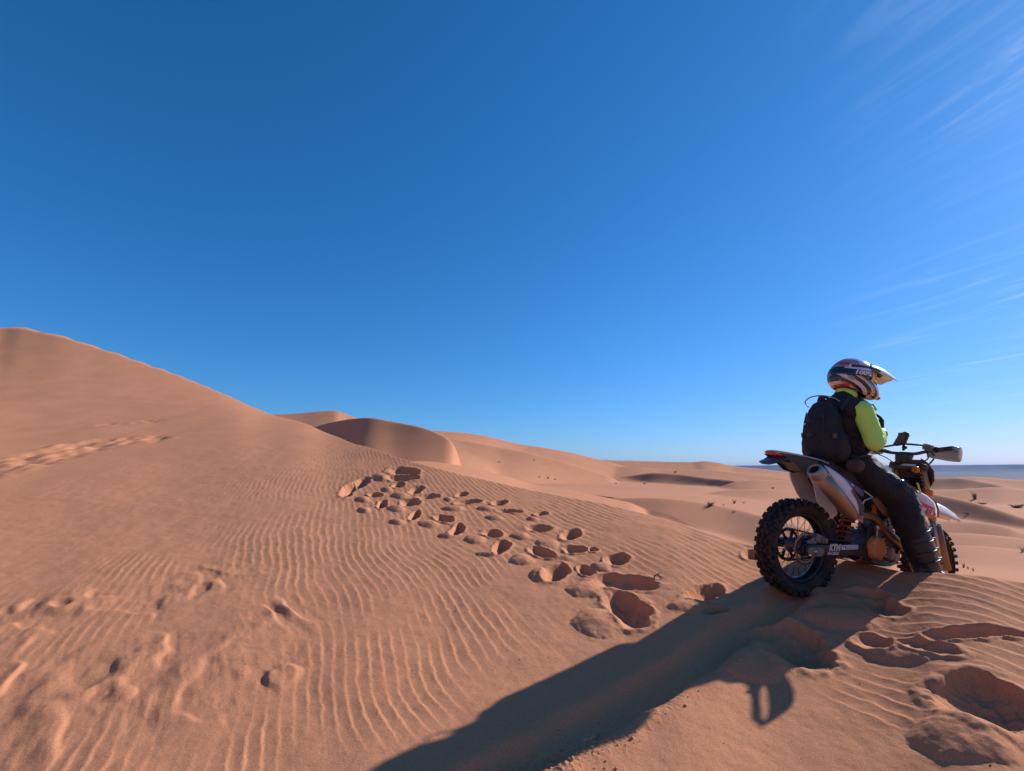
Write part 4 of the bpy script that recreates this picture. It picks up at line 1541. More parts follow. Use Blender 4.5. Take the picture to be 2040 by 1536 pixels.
for k in range(4):
    m.box((1.15, -0.07, 0.645 + 0.022 * k), (0.06, 0.09, 0.008))
part('wiring_box', m, BLACK, bevel=0.004)
m = MB()
m.ball((0.985, -0.145, 0.738), 0.026, 18, 12, scale=(0.8, 1, 1))
part('turn_signal', m, SIGLENS)
m = MB()
m.tube([(1.005, -0.14, 0.735), (1.11, -0.11, 0.72)], 0.009, 8)
part('signal_stalk', m, BLACK)

# --- handlebar
BX, BZ = 1.055, 0.880
m = MB()
bar = smooth_path([(0.945, 0.41, 0.905), (1.00, 0.27, 0.905), (1.03, 0.17, 0.885), (BX, 0.08, BZ - 0.01), (BX, -0.08, BZ - 0.01), (1.03, -0.17, 0.885), (0.985, -0.27, 0.897), (0.925, -0.41, 0.905)], 6)
m.tube(bar, 0.0125, 12)
m.tube([(1.035, 0.17, 0.905), (1.04, 0.0, 0.945), (1.02, -0.19, 0.935)], 0.008, 8)
hb = part('handlebar', m, ANOD)
m = MB()
m.box((1.07, 0, 0.84), (0.055, 0.10, 0.06))
part('bar_clamp', m, BLACK, hb, bevel=0.006)
for s in (-1, 1):
    m = MB()
    x0, x1, z0, z1 = (0.982, 0.925, 0.897, 0.905) if s < 0 else (1.00, 0.945, 0.905, 0.905)
    m.tube([(x0, 0.28 * s, z0), (x1, 0.41 * s, z1)], 0.0165, 14)
    m.lathe([(0.012, -0.004), (0.024, -0.004), (0.024, 0.004), (0.012, 0.004)], c=(x0, 0.275 * s, z0), axis=(0.2, 1, 0), seg=18)
    part('grip', m, BLACK, hb)
    # lever with perch and master cylinder
    m = MB()
    m.tube(smooth_path([(x0 + 0.03, 0.235 * s, z0 + 0.0), (x0 + 0.055, 0.29 * s, z0 - 0.005), (x1 + 0.065, 0.40 * s, z1 - 0.012)]), 0.006, 8)
    part('lever', m, STEEL, hb)
    m = MB()
    m.box((x0 + 0.03, 0.235 * s, z0 + 0.004), (0.06, 0.05, 0.035))
    m.box((x0 + 0.035, 0.20 * s, z0 + 0.022), (0.045, 0.06, 0.038))
    part('master_cylinder', m, BRASSY if s > 0 else CAST, hb, bevel=0.005)
    # open wrap-around hand guard
    m = MB()
    cols = []
    for t in np.linspace(0, 1, 9):
        a = t * 2.2
        y = s * (0.165 + 0.285 * math.sin(min(a, 1.571)) if a < 1.571 else 0.450)
        x = (1.085 - 0.14 * (1 - math.cos(min(a, 1.571)))) if a < 1.571 else 0.945 - 0.04 * (a - 1.571)
        h = 0.024 + 0.032 * math.sin(math.pi * min(1, t * 1.05))
        zc = 0.878 - 0.006 * t if s < 0 else 0.885
        cols.append([(x - 0.012 * q * q, y, zc + h * q) for q in (-1, -0.5, 0, 0.5, 1)])
    m.grid(cols)
    part('hand_guard', m, dusty('grey_white_guard', (0.62, 0.60, 0.61), 0.3, dust=0.12), hb, solid=0.005)
    m = MB()
    m.tube([(x1, 0.405 * s, z1), (x1 + 0.01, 0.452 * s, z1 - 0.004)], 0.014, 10)
    part('bar_end', m, STEEL, hb)
m = MB()
m.tube(smooth_path([(1.00, -0.22, 0.89), (1.10, -0.20, 0.86), (1.20, -0.10, 0.80), (1.19, -0.03, 0.72)]), 0.006, 6)
m.tube(smooth_path([(1.02, 0.22, 0.90), (1.12, 0.16, 0.90), (1.20, 0.05, 0.84), (1.18, 0.02, 0.70)]), 0.006, 6)
m.tube(smooth_path([(1.00, -0.20, 0.885), (1.06, -0.18, 0.84), (1.08, -0.12, 0.80), (1.09, -0.06, 0.72)]), 0.005, 6)
m.tube(smooth_path([(0.99, 0.24, 0.90), (1.05, 0.20, 0.86), (1.10, 0.10, 0.80), (1.08, 0.06, 0.66)]), 0.005, 6)
part('cables', m, BLACK, hb)
m = MB()
m.box((1.10, 0.0, 0.862), (0.05, 0.085, 0.035), Matrix.Rotation(0.5, 3, 'Y'))
part('instrument', m, BLACK, hb, bevel=0.004)
m = MB()
m.box((1.01, -0.19, 0.935), (0.03, 0.035, 0.022))
part('bar_switch', m, WHITE, hb, bevel=0.005)

# --- phone in a case on a stem mount
PH_R = Matrix.Rotation(0.16, 3, 'X') @ Matrix.Rotation(-0.42, 3, 'Y') @ Matrix.Rotation(0.25, 3, 'Z')
pc = Vector((1.075, 0.03, 0.992))
PHO = [(-0.052, -0.045), (-0.012, 0.037), (0.026, 0.058), (0.046, 0.052), (0.051, 0.030), (0.028, -0.038), (0.018, -0.048), (-0.038, -0.060), (-0.050, -0.056)]


def slab(poly, x0, x1, k=1.0):
    m = MB()
    r0 = [m.bm.verts.new(pc + Vector((x0 - 0.10 * p[1], -p[0] * 1.1 * k, p[1] * k))) for p in poly]
    r1 = [m.bm.verts.new(pc + Vector((x1 - 0.10 * p[1], -p[0] * 1.1 * k, p[1] * k))) for p in poly]
    for f in [m.face(r0), m.face(r1[::-1])] + [m.face([r0[i], r1[i], r1[(i + 1) % len(poly)], r0[(i + 1) % len(poly)]]) for i in range(len(poly))]:
        if f:
            f.smooth = False
    return m


ph = part('phone_case', slab(PHO, -0.013, 0.013), BLACK, bevel=0.004)
part('phone_screen', slab(PHO, -0.0150, -0.0125, 0.80), GLASSM, ph)
m = MB()
m.box(pc + PH_R @ Vector((0.030, 0, 0.01)), (0.030, 0.055, 0.060), PH_R)
m.tube([pc + PH_R @ Vector((0.02, 0, -0.02)), (1.09, 0.01, 0.925), (1.06, 0.0, 0.90)], 0.010, 10)
m.ball((1.09, 0.01, 0.925), 0.018, 12, 8)
part('phone_mount', m, BLACK, ph)


# ------------------------------------------------------------------ rider
def fabric(name, col, rough=0.85, scale=60.0, fold=0.35, dust=0.1):
    m = dusty(name, col, rough, dust=dust, scale=7)
    nt = m.node_tree
    b = nt.nodes['Principled BSDF']
    tc = nt.nodes.new('ShaderNodeTexCoord')
    n1 = nt.nodes.new('ShaderNodeTexNoise')
    n1.inputs['Scale'].default_value = 16
    n1.inputs['Detail'].default_value = 4
    n1.inputs['Distortion'].default_value = 1.2
    n2 = nt.nodes.new('ShaderNodeTexNoise')
    n2.inputs['Scale'].default_value = scale * 6
    for n in (n1, n2):
        nt.links.new(tc.outputs['Object'], n.inputs['Vector'])
    b1 = nt.nodes.new('ShaderNodeBump')
    b1.inputs['Strength'].default_value = fold
    b1.inputs['Distance'].default_value = 0.02
    nt.links.new(n1.outputs['Fac'], b1.inputs['Height'])
    b2 = nt.nodes.new('ShaderNodeBump')
    b2.inputs['Strength'].default_value = 0.25
    b2.inputs['Distance'].default_value = 0.001
    nt.links.new(n2.outputs['Fac'], b2.inputs['Height'])
    nt.links.new(b1.outputs[0], b2.inputs['Normal'])
    nt.links.new(b2.outputs[0], b.inputs['Normal'])
    b.inputs['Sheen Weight'].default_value = 0.04
    return m


LIME = fabric('lime_jersey', (0.54, 0.93, 0.15), 0.7, fold=0.25, dust=0.0)
VESTM = fabric('black_jacket', (0.010, 0.0115, 0.016), 0.75, fold=0.3, dust=0.015)
PANTS = fabric('charcoal_trousers', (0.007, 0.0082, 0.0115), 0.72, fold=0.8, dust=0.01)
BOOTM = dusty('boot_leather', (0.011, 0.013, 0.022), 0.42, dust=0.03)
GLOVEM = fabric('black_glove', (0.012, 0.012, 0.014), 0.6, dust=0.05)
PACKM = fabric('black_nylon', (0.009, 0.0105, 0.0145), 0.7, fold=0.18, dust=0.015)
STRAPM = fabric('webbing', (0.016, 0.017, 0.02), 0.6, fold=0.05, dust=0.05)
POUCHM = fabric('brown_nylon', (0.045, 0.027, 0.02), 0.8, dust=0.2)
SKINM = mat('skin', (0.45, 0.26, 0.18), 0.5)
HWHITE = dusty('helmet_white', (0.70, 0.68, 0.70), 0.16, dust=0.06, **{'Coat Weight': 0.6})
HDARK = dusty('helmet_dark', (0.016, 0.018, 0.026), 0.16, dust=0.04, **{'Coat Weight': 0.6})
HRED = dusty('helmet_red', (0.55, 0.055, 0.025), 0.2, dust=0.06, **{'Coat Weight': 0.6})
HGREY = dusty('helmet_grey', (0.30, 0.29, 0.31), 0.2, dust=0.06, **{'Coat Weight': 0.6})
LENS = mat('goggle_lens', (0.85, 0.36, 0.02), 0.06, 0.35)
FOAM = mat('goggle_frame', (0.012, 0.011, 0.012), 0.6)

person = bpy.data.objects.new('person', None)
C.objects.link(person)
person.matrix_world = bike_matrix()
tag(person, 'rider in patterned white helmet, black vest and lime sleeves seated on the motorcycle, looking right', 'person')


def pill(m, p0, p1, r0, r1, seg=18, squash=None):
    """tapered limb segment with rounded ends"""
    p0, p1 = Vector(p0), Vector(p1)
    d = (p1 - p0).normalized()
    pts, rad = [], []
    for k in range(-4, 1):
        a = k / 4 * math.pi / 2
        pts.append(p0 + d * (r0 * math.sin(a)))
        rad.append(max(r0 * math.cos(a), 1e-4))
    for k in range(0, 5):
        a = k / 4 * math.pi / 2
        pts.append(p1 + d * (r1 * math.sin(a)))
        rad.append(max(r1 * math.cos(a), 1e-4))
    m.tube(pts, rad, seg)


def remeshed(name, mb, mats, parent, voxel=0.011, smooth=6, pick=None, wrinkle=None):
    """fuse the overlapping shapes into one continuous surface"""
    bmesh.ops.recalc_face_normals(mb.bm, faces=mb.bm.faces)
    bmesh.ops.translate(mb.bm, verts=mb.bm.verts, vec=DZ)
    me = bpy.data.meshes.new(name)
    mb.bm.to_mesh(me)
    mb.bm.free()
    tmp = bpy.data.objects.new(name, me)
    C.objects.link(tmp)
    md = tmp.modifiers.new('r', 'REMESH')
    md.mode = 'VOXEL'
    md.voxel_size = voxel
    md.use_smooth_shade = True
    sm = tmp.modifiers.new('s', 'SMOOTH')
    sm.factor = 0.5
    sm.iterations = smooth
    bpy.context.view_layer.update()
    me2 = bpy.data.meshes.new_from_object(tmp.evaluated_get(bpy.context.evaluated_depsgraph_get()))
    bpy.data.objects.remove(tmp)
    me2.name = name
    n = len(me2.vertices)
    co = np.empty(n * 3, np.float32)
    me2.vertices.foreach_get('co', co)
    co = co.reshape(-1, 3).astype(np.float64)
    if wrinkle is not None:
        no = np.empty(n * 3, np.float32)
        me2.vertices.foreach_get('normal', no)
        no = no.reshape(-1, 3)
        q = co - np.array(DZ)
        co = co + no * wrinkle(q)[:, None]
        me2.vertices.foreach_set('co', co.astype(np.float32).ravel())
    me2.materials.clear()
    for x in (mats if isinstance(mats, (list, tuple)) else [mats]):
        me2.materials.append(x)
    if pick is not None:
        cen = np.empty(len(me2.polygons) * 3, np.float32)
        me2.polygons.foreach_get('center', cen)
        cen = cen.reshape(-1, 3) - np.array(DZ)
        me2.polygons.foreach_set('material_index', pick(cen).astype(np.int32))
    me2.polygons.foreach_set('use_smooth', np.ones(len(me2.polygons), bool))
    me2.update()
    o = bpy.data.objects.new(name, me2)
    C.objects.link(o)
    if parent is not None:
        o.parent = parent
    return o


def folds(freq, amp, axis_scale=(1, 1, 1), seed=0):
    def f(q):
        a = q[:, 0] * axis_scale[0] + q[:, 1] * 0.6 * axis_scale[1]
        b = q[:, 2] * axis_scale[2] + q[:, 1] * 0.5
        v = noise(a * freq, b * freq, 200 + seed) + 0.6 * noise(a * freq * 2.1 + 3, b * freq * 2.1, 201 + seed)
        return amp * (1 - 2 * np.abs(np.clip(v, -1, 1)))
    return f


HIP = {-1: Vector((0.37, -0.095, 0.685)), 1: Vector((0.37, 0.095, 0.685))}
KNEE = {-1: Vector((0.675, -0.245, 0.480)), 1: Vector((0.66, 0.25, 0.50))}
ANK = {-1: Vector((0.868, -0.325, 0.035)), 1: Vector((0.85, 0.345, 0.04))}
TOE = {-1: Vector((1.06, -0.385, -0.060)), 1: Vector((1.06, 0.40, -0.03))}
SHO = {-1: Vector((0.262, -0.195, 1.045)), 1: Vector((0.345, 0.160, 1.070))}
ELB = {-1: Vector((0.318, -0.262, 0.825)), 1: Vector((0.475, 0.225, 0.840))}
WRI = {-1: Vector((0.535, -0.150, 0.940)), 1: Vector((0.575, 0.010, 0.935))}

# --- the body: one continuous figure
m = MB()
m.ball((0.365, 0, 0.690), 1, scale=(0.125, 0.165, 0.115))
m.ball((0.345, 0, 0.830), 1, scale=(0.108, 0.150, 0.130))
m.ball((0.320, 0, 0.975), 1, scale=(0.118, 0.170, 0.140))
pill(m, SHO[-1] + Vector((0.0, 0.02, 0)), SHO[1], 0.068, 0.068)
pill(m, (0.30, 0, 1.08), (0.345, -0.005, 1.24), 0.062, 0.055)
m.ball((0.372, -0.01, 1.325), 1, scale=(0.098, 0.082, 0.118))
for s in (-1, 1):
    pill(m, HIP[s], KNEE[s], 0.088, 0.062)
    pill(m, KNEE[s], ANK[s], 0.060, 0.042)
    pill(m, ANK[s] + Vector((-0.03, 0, -0.03)), TOE[s], 0.040, 0.032)
    pill(m, SHO[s], ELB[s], 0.069, 0.062)
    pill(m, ELB[s], ELB[s].lerp(WRI[s], 0.5), 0.062, 0.053)
    pill(m, ELB[s].lerp(WRI[s], 0.4), WRI[s], 0.054, 0.036)


def body_pick(c):
    idx = np.zeros(len(c))                                     # lime sleeves
    idx[c[:, 2] < 0.76] = 1                                    # legs
    idx[(c[:, 2] > 1.215)] = 2                                 # head
    return idx


def sleeve_folds(q):
    d = np.linalg.norm(q - np.array(ELB[-1]), axis=1)
    u = (q - np.array(ELB[-1])) @ np.array((WRI[-1] - SHO[-1]).normalized())
    ring = np.sin((q @ np.array((0.75, 0.35, 0.55))) * 150 + 2.5 * noise(q[:, 0] * 16, q[:, 2] * 16, 333))
    w = np.exp(-((q[:, 0] - 0.43) / 0.09) ** 2) * (q[:, 1] < -0.1) * (q[:, 2] > 0.78) * (q[:, 2] < 1.0)
    w2 = np.exp(-(d / 0.11) ** 2)
    return 0.006 * ring * w + 0.006 * noise(q[:, 0] * 22 + q[:, 1] * 9, q[:, 2] * 13, 334) * (w2 + 0.3)


remeshed('body', m, [LIME, PANTS, SKINM], person, voxel=0.0095, smooth=5, pick=body_pick, wrinkle=sleeve_folds)

# --- trousers
m = MB()
m.ball((0.362, 0, 0.690), 1, scale=(0.138, 0.180, 0.122))
m.ball((0.350, 0, 0.770), 1, scale=(0.122, 0.163, 0.10))
for s in (-1, 1):
    pill(m, HIP[s], HIP[s].lerp(KNEE[s], 0.5), 0.114, 0.108)
    pill(m, HIP[s].lerp(KNEE[s], 0.5), KNEE[s], 0.108, 0.094)
    k = (KNEE[s] - (HIP[s] + ANK[s]) / 2).normalized()
    m.ball(KNEE[s] + k * 0.022, 0.088)
    pill(m, KNEE[s], KNEE[s].lerp(ANK[s], 0.34), 0.098, 0.103)
    pill(m, KNEE[s].lerp(ANK[s], 0.34), KNEE[s].lerp(ANK[s], 0.50), 0.103, 0.098)


def pants_folds(q):
    v = np.sin(q[:, 2] * 62 - q[:, 0] * 38 + 2.2 * noise(q[:, 0] * 9, q[:, 2] * 9, 341) + 14 * q[:, 1])
    w = 0.35 + np.exp(-((q[:, 2] - 0.40) / 0.07) ** 2) + 0.8 * np.exp(-((q[:, 2] - 0.68) / 0.06) ** 2)
    return 0.0018 * v * w + 0.011 * noise(q[:, 0] * 11, q[:, 2] * 11 + 4 * q[:, 1], 342)


tr = remeshed('trousers', m, PANTS, person, voxel=0.011, smooth=5, wrinkle=pants_folds)
m = MB()
kq = KNEE[-1]
for o, w in ((Vector((0.035, -0.075, 0.130)), 0.030), (Vector((0.062, -0.070, 0.110)), 0.026)):
    m.tube([kq + o, kq + o + Vector((0.022, -0.004, -0.048))], 0.0055, 6)
m.tube([kq + Vector((0.035, -0.076, 0.130)), kq + Vector((0.062, -0.072, 0.112))], 0.0045, 6)
m.tube([kq + Vector((0.057, -0.080, 0.082)), kq + Vector((0.084, -0.076, 0.062))], 0.0045, 6)
m.build('knee_zip', fabric('lime_trim', (0.55, 0.80, 0.12), 0.5, dust=0), tr, shift=DZ)
m = MB()
m.box(kq + Vector((-0.10, -0.095, 0.085)), (0.055, 0.012, 0.022), Matrix.Rotation(0.35, 3, 'Y'))
m.build('pocket_flap', BLACK, tr, shift=DZ, bevel=0.003)

# --- vest with collar
m = MB()
m.ball((0.345, 0, 0.830), 1, scale=(0.128, 0.172, 0.140))
m.ball((0.322, 0, 0.970), 1, scale=(0.142, 0.195, 0.155))
pill(m, SHO[-1] + Vector((0.012, 0.045, 0.0)), SHO[1] + Vector((0, -0.045, 0)), 0.090, 0.090)
pill(m, (0.30, 0, 1.09), (0.325, -0.003, 1.165), 0.098, 0.072)
m.ball((0.44, -0.02, 0.97), 1, scale=(0.055, 0.13, 0.13))
vest = remeshed('vest', m, VESTM, person, voxel=0.011, smooth=4, wrinkle=folds(12, 0.005, seed=7))
m = MB()
m.lathe([(0.060, -0.024), (0.068, -0.026), (0.074, -0.012), (0.073, 0.018), (0.066, 0.026), (0.060, 0.022)], c=(0.335, -0.005, 1.190), axis=(0.22, -0.02, 1), seg=32)
m.build('collar', LIME, person, shift=DZ)
m = MB()
m.tube(smooth_path([SHO[-1] + Vector((-0.02, 0.015, 0.085)), SHO[-1] + Vector((0.10, 0.01, 0.045)), SHO[-1] + Vector((0.175, 0.02, -0.05))]), 0.010, 8)
m.build('shoulder_seam', VESTM, vest, shift=DZ)
m = MB()
m.box(SHO[-1] + Vector((0.15, 0.03, 0.055)), (0.055, 0.03, 0.02), Matrix.Rotation(0.6, 3, 'Y'))
m.build('chest_print', HGREY, vest, shift=DZ, bevel=0.004)

# --- boots with straps and buckles
for s in (-1, 1):
    m = MB()
    a, t, k = ANK[s], TOE[s], KNEE[s]
    top = k.lerp(a, 0.42)
    pill(m, top, k.lerp(a, 0.80), 0.093, 0.094)
    pill(m, k.lerp(a, 0.75), a + Vector((0.0, 0, -0.01)), 0.094, 0.084)
    pill(m, a + Vector((-0.045, 0, -0.035)), a.lerp(t, 0.6) + Vector((0, 0, -0.01)), 0.050, 0.045)
    pill(m, a.lerp(t, 0.5), t, 0.046, 0.038)
    bt = remeshed('boot', m, BOOTM, person, voxel=0.010, smooth=4, wrinkle=folds(14, 0.003, seed=20 + s))
    d = (a - top).normalized()
    fw = (t - a).normalized()
    fw = (fw - d * fw.dot(d)).normalized()
    sd_ = d.cross(fw)
    flip = 1 if sd_.y * s > 0 else -1
    for q in (0.10, 0.34, 0.58, 0.82):
        c = top.lerp(a, q)
        r = 0.096 - 0.006 * q
        m = MB()
        m.tube([c + fw * (r * math.cos(j * 0.36)) + sd_ * (r * math.sin(j * 0.36) * flip) for j in range(-3, 8)], 0.010, 6, flat=0.5)
        m.build('boot_strap', BLACK, bt, shift=DZ)
        m = MB()
        r += 0.002
        m.box(c + fw * (r * math.cos(0.75)) + sd_ * (r * math.sin(0.75) * flip), (0.040, 0.016, 0.020), Matrix.Rotation(-0.3, 3, 'Y'))
        m.build('buckle', ANOD, bt, shift=DZ, bevel=0.003)
    m = MB()
    n0, n1 = a + Vector((-0.09, 0, -0.080)), t + Vector((0.045, 0, -0.040))
    m.tube([n0, n0.lerp(n1, 0.35), n0.lerp(n1, 0.75), n1], [0.040, 0.046, 0.050, 0.030], 12, flat=0.32)
    m.build('sole', RUBBER, bt, shift=DZ)
    m = MB()
    m.box(a.lerp(t, 0.35) + Vector((0, 0.055 * s, -0.02)), (0.05, 0.012, 0.018))
    m.build('boot_badge', dusty('yellow_badge', (0.35, 0.26, 0.03), 0.5), bt, shift=DZ)


# --- gloves: palm, four fingers and a thumb closed on the chest strap
def glove(wrist, along, palm_n, side, curl=1.0):
    along = Vector(along).normalized()
    n = Vector(palm_n)
    n = (n - along * n.dot(along)).normalized()        # palm faces this way
    across = along.cross(n) * side                      # towards the thumb
    m = MB()
    w = Vector(wrist)
    pill(m, w - along * 0.035, w + along * 0.005, 0.041, 0.036)
    for q in (-0.030, -0.010, 0.010, 0.030):
        pill(m, w + along * 0.01 + across * q * 0.7, w + along * 0.085 + across * q, 0.019, 0.0155)
    lens = (0.068, 0.080, 0.075, 0.058)
    for q, ln in zip((0.031, 0.0105, -0.0105, -0.031), lens):
        p = w + along * 0.085 + across * q
        ang = 0.55 * curl
        for k, f in enumerate((0.46, 0.30, 0.24)):
            dv = along * math.cos(ang) + n * math.sin(ang)
            e = p + dv * ln * f
            pill(m, p, e, 0.0115 - 0.001 * k, 0.0105 - 0.001 * k, 12)
            p = e
            ang += 0.75 * curl
    p = w + along * 0.022 + across * 0.036 + n * 0.008
    for k, (f, a_, b_) in enumerate(((0.042, 0.75, 0.35), (0.032, 0.35, 0.75), (0.026, 0.05, 1.0))):
        dv = (along * 0.55 + across * a_ + n * b_).normalized()
        e = p + dv * f
        pill(m, p, e, 0.0145 - 0.0015 * k, 0.0130 - 0.0015 * k, 12)
        p = e
    return m


remeshed('glove', glove(WRI[-1] + Vector((0.01, 0.004, 0.006)), (0.45, 0.45, 0.50), (-0.7, 0.5, 0.3), 1, 1.1), GLOVEM, person, voxel=0.0042, smooth=3)
remeshed('glove', glove(WRI[1] + Vector((0.01, -0.01, 0.01)), (0.15, -0.8, 0.55), (-0.9, -0.1, 0.2), -1, 1.1), GLOVEM, person, voxel=0.0042, smooth=3)

# --- helmet, built in its own axes: x where the face points, y left, z up
HEAD_AZ = 94
HC = Vector((0.376, -0.012, 1.330))
_f = Vector((math.sin(math.radians(HEAD_AZ)), math.cos(math.radians(HEAD_AZ)), -0.13)).normalized()
_l = Vector((0, 0, 1)).cross(_f).normalized()
_u = _f.cross(_l)
HM = BIKE_R.transposed() @ Matrix((_f, _l, _u)).transposed()
HMAT = Matrix.Translation(HC + DZ) @ HM.to_4x4() @ Matrix.Scale(1.06, 4)


def hdir(az, el):
    return Vector((math.cos(el) * math.cos(az), math.cos(el) * math.sin(az), math.sin(el)))


def hsurf(azd, eld, off=0.0):
    az, el = math.radians(azd), math.radians(eld)
    d = hdir(az, el)
    r = 1 / math.sqrt((d.x / 0.148) ** 2 + (d.y / 0.124) ** 2 + (d.z / 0.142) ** 2)
    a = (azd + 180) % 360 - 180
    r += 0.066 * math.exp(-(a / 34) ** 2) * math.exp(-((eld + 38) / 17) ** 2)
    r += 0.020 * math.exp(-((abs(a) - 60) / 30) ** 2) * math.exp(-((eld + 40) / 16) ** 2)
    r += 0.010 * math.exp(-((abs(a) - 180) / 60) ** 2) * math.exp(-((eld + 12) / 14) ** 2)
    return d * (r + off)


def el_floor(azd):
    a = abs((azd + 180) % 360 - 180)
    return -56 + 20 * sstep(60.0, 150.0, a)


def hcolour(a, e):
    """painted pattern of the shell"""
    b = abs(a)
    w = e - 0.62 * (b - 90)
    if e > 24:
        if b > 150 and 50 < e < 70:
            return 2
        if b > 128 and 30 < e < 42 and w > -10:
            return 2
        if 20 < b < 30 + 6 * math.sin(e * 0.1) and e < 70:
            return 1
        if 46 < b < 122 and e < 33:
            return 1
        if 34 < b < 46 and 44 < e < 62:
            return 3
        return 3 if (b > 130 and e < 34) or (b > 96 and 34 < e < 58) else 0
    if e > 10:
        return 1 if b > 140 else (0 if b > 60 else 3)
    if e < -27 and b > 125:
        return 2
    if b > 150 and e < -2:
        return 1 if e > -18 else 0
    if -7 < w < 3 or -29 < w < -16 or -52 < w < -41 or (w > 12 and b > 62):
        return 1
    if -12 < w < -9 or -56 < w < -53:
        return 2
    if b < 30 and e < -46:
        return 2
    if b < 16 and -34 < e < -26:
        return 2
    return 0


helmet = None
m = MB()
NA, NE = 180, 90
vs = []
for i in range(NE + 1):
    row = []
    for k in range(NA):
        az = 360 * k / NA
        e0 = el_floor(az)
        el = e0 + (89.5 - e0) * i / NE
        row.append((m.bm.verts.new(hsurf(az, el)), az, el))
    vs.append(row)
for i in range(NE):
    for k in range(NA):
        q = (vs[i][k], vs[i][(k + 1) % NA], vs[i + 1][(k + 1) % NA], vs[i + 1][k])
        az = (q[0][1] + 180 / NA + 180) % 360 - 180
        el = (q[0][2] + q[2][2]) / 2
        hi = 22 - 8 * sstep(40.0, 72.0, abs(az))
        lo = -22 + 11 * sstep(30.0, 72.0, abs(az))
        if abs(az) < 70 and lo < el < hi:
            continue
        m.mi = hcolour(az, el)
        m.face([x[0] for x in q])
m.mi = 0
helmet = m.build('helmet', [HWHITE, HDARK, HRED, HGREY], person, solid=0.012)
helmet.data.transform(HMAT)


def hpatch(name, a0, a1, e0, e1, off, material, na=24, ne=8, tilt=0.0, solid=0.004, parent=None):
    m = MB()
    rows = []
    for i in range(ne + 1):
        row = []
        for k in range(na + 1):
            az = a0 + (a1 - a0) * k / na
            el = e0 + (e1 - e0) * i / ne + tilt * (abs((az + 180) % 360 - 180) - 90) / 90
            row.append(hsurf(az, el, off))
        rows.append(row)
    m.grid(rows)
    o = m.build(name, material, parent or helmet, solid=solid)
    o.data.transform(HMAT)
    return o


hpatch('liner', 0, 360, -50, 60, -0.020, FOAM, 60, 24, solid=0.0)
gog = hpatch('goggle_frame', -66, 66, -20, 18, -0.006, FOAM, 40, 12, solid=0.012)
hpatch('goggle_lens', -60, 60, -15, 15, 0.005, LENS, 40, 12, solid=0.003)
hpatch('goggle_strap', 58, 302, -4, 14, 0.0085, HDARK, 80, 6, tilt=7.0)


def wrap_text(body, size, az0, el0, off, material, rot=0.0, shear=0.0, bold=0.0, width=None):
    o = text_mesh('lettering', body, size, material, helmet, Matrix.Rotation(rot, 4, 'Z'), shear, bold, 0.0005, width)
    for v in o.data.vertices:
        az = az0 + math.degrees(v.co.x / 0.128)
        el = el0 + math.degrees(v.co.y / 0.135) + 7.0 * (abs((az + 180) % 360 - 180) - 90) / 90
        v.co = HMAT @ hsurf(az, el, off + v.co.z)
    return o


wrap_text('100%', 0.040, -90, 5.0, 0.0112, WHITEV, 0.0, 0.25, 0.0018, width=0.112)
wrap_text('ED', 0.032, -120, -13.5, 0.0082, HGREY, -0.55, 0.1, 0.002)
# peak
m = MB()
rows = []
for i in range(9):
    t = i / 8
    row = []
    for j in range(-6, 7):
        q = j / 6
        if t < 0.01:
            p = hsurf(q * 66, 50 - 24 * abs(q) ** 2, 0.0095)
        else:
            base = hsurf(q * 66, 50 - 24 * abs(q) ** 2, 0.0095)
            tip = Vector((0.288 - 0.030 * q * q, 0.088 * q, 0.018 - 0.026 * q * q))
            p = base.lerp(tip, t)
            p.z += 0.022 * math.sin(math.pi * t) * (1 - q * q) + 0.004 * math.cos(q * 9) * t
        row.append(p)
    rows.append(row)
vv = [[m.bm.verts.new(p) for p in r] for r in rows]
for i in range(8):
    for j in range(12):
        q = abs(j + 0.5 - 6) / 6
        m.mi = 1 if (0.35 < q < 0.62 and i < 6) or (q > 0.85 and i < 3) else 0
        m.face([vv[i][j], vv[i][j + 1], vv[i + 1][j + 1], vv[i + 1][j]])
peak = m.build('helmet_peak', [HWHITE, HDARK], helmet, solid=0.005, subsurf=1)
peak.data.transform(HMAT)
m = MB()
m.tube([hsurf(0, -36, 0.004), hsurf(0, -36, 0.02)], [0.030, 0.020], 14, flat=0.5)
mv = m.build('mouth_vent', HRED, helmet, bevel=0.003)
mv.data.transform(HMAT)

# ------------------------------------------------------------------ backpack
pack = bpy.data.objects.new('backpack', None)
C.objects.link(pack)
pack.matrix_world = bike_matrix() @ Matrix.Translation((0.10, 0, 0.62 + AXLE_H))
tag(pack, "black backpack with brown hip pouch worn on the rider's back", 'backpack')
PK = Vector((-0.10, 0, -0.62 - AXLE_H))          # the pack's pieces are measured in bike axes, then shifted to its base
TILT = Matrix.Rotation(-0.20, 3, 'Y')


def superball(m, c, half, n=3.0, rot=None, seg=40, rings=26, taper=0.0):
    c = Vector(c)

    def sg(v, p):
        return math.copysign(abs(v) ** p, v)
    vs = []
    for i in range(rings + 1):
        t = -math.pi / 2 + math.pi * i / rings
        row = []
        for k in range(seg):
            p = 2 * math.pi * k / seg
            e = 2 / n
            z = sg(math.sin(t), e)
            w = 1 - taper * (z + 1) / 2
            v = Vector((half[0] * sg(math.cos(t), e) * sg(math.cos(p), e) * w, half[1] * sg(math.cos(t), e) * sg(math.sin(p), e) * w, half[2] * z))
            row.append(m.bm.verts.new(c + (rot @ v if rot is not None else v)))
        vs.append(row)
    for i in range(rings):
        for k in range(seg):
            m.face([vs[i][k], vs[i][(k + 1) % seg], vs[i + 1][(k + 1) % seg], vs[i + 1][k]])


def to_pack(o):
    o.data.transform(Matrix.Translation(PK))
    o.parent = pack
    return o


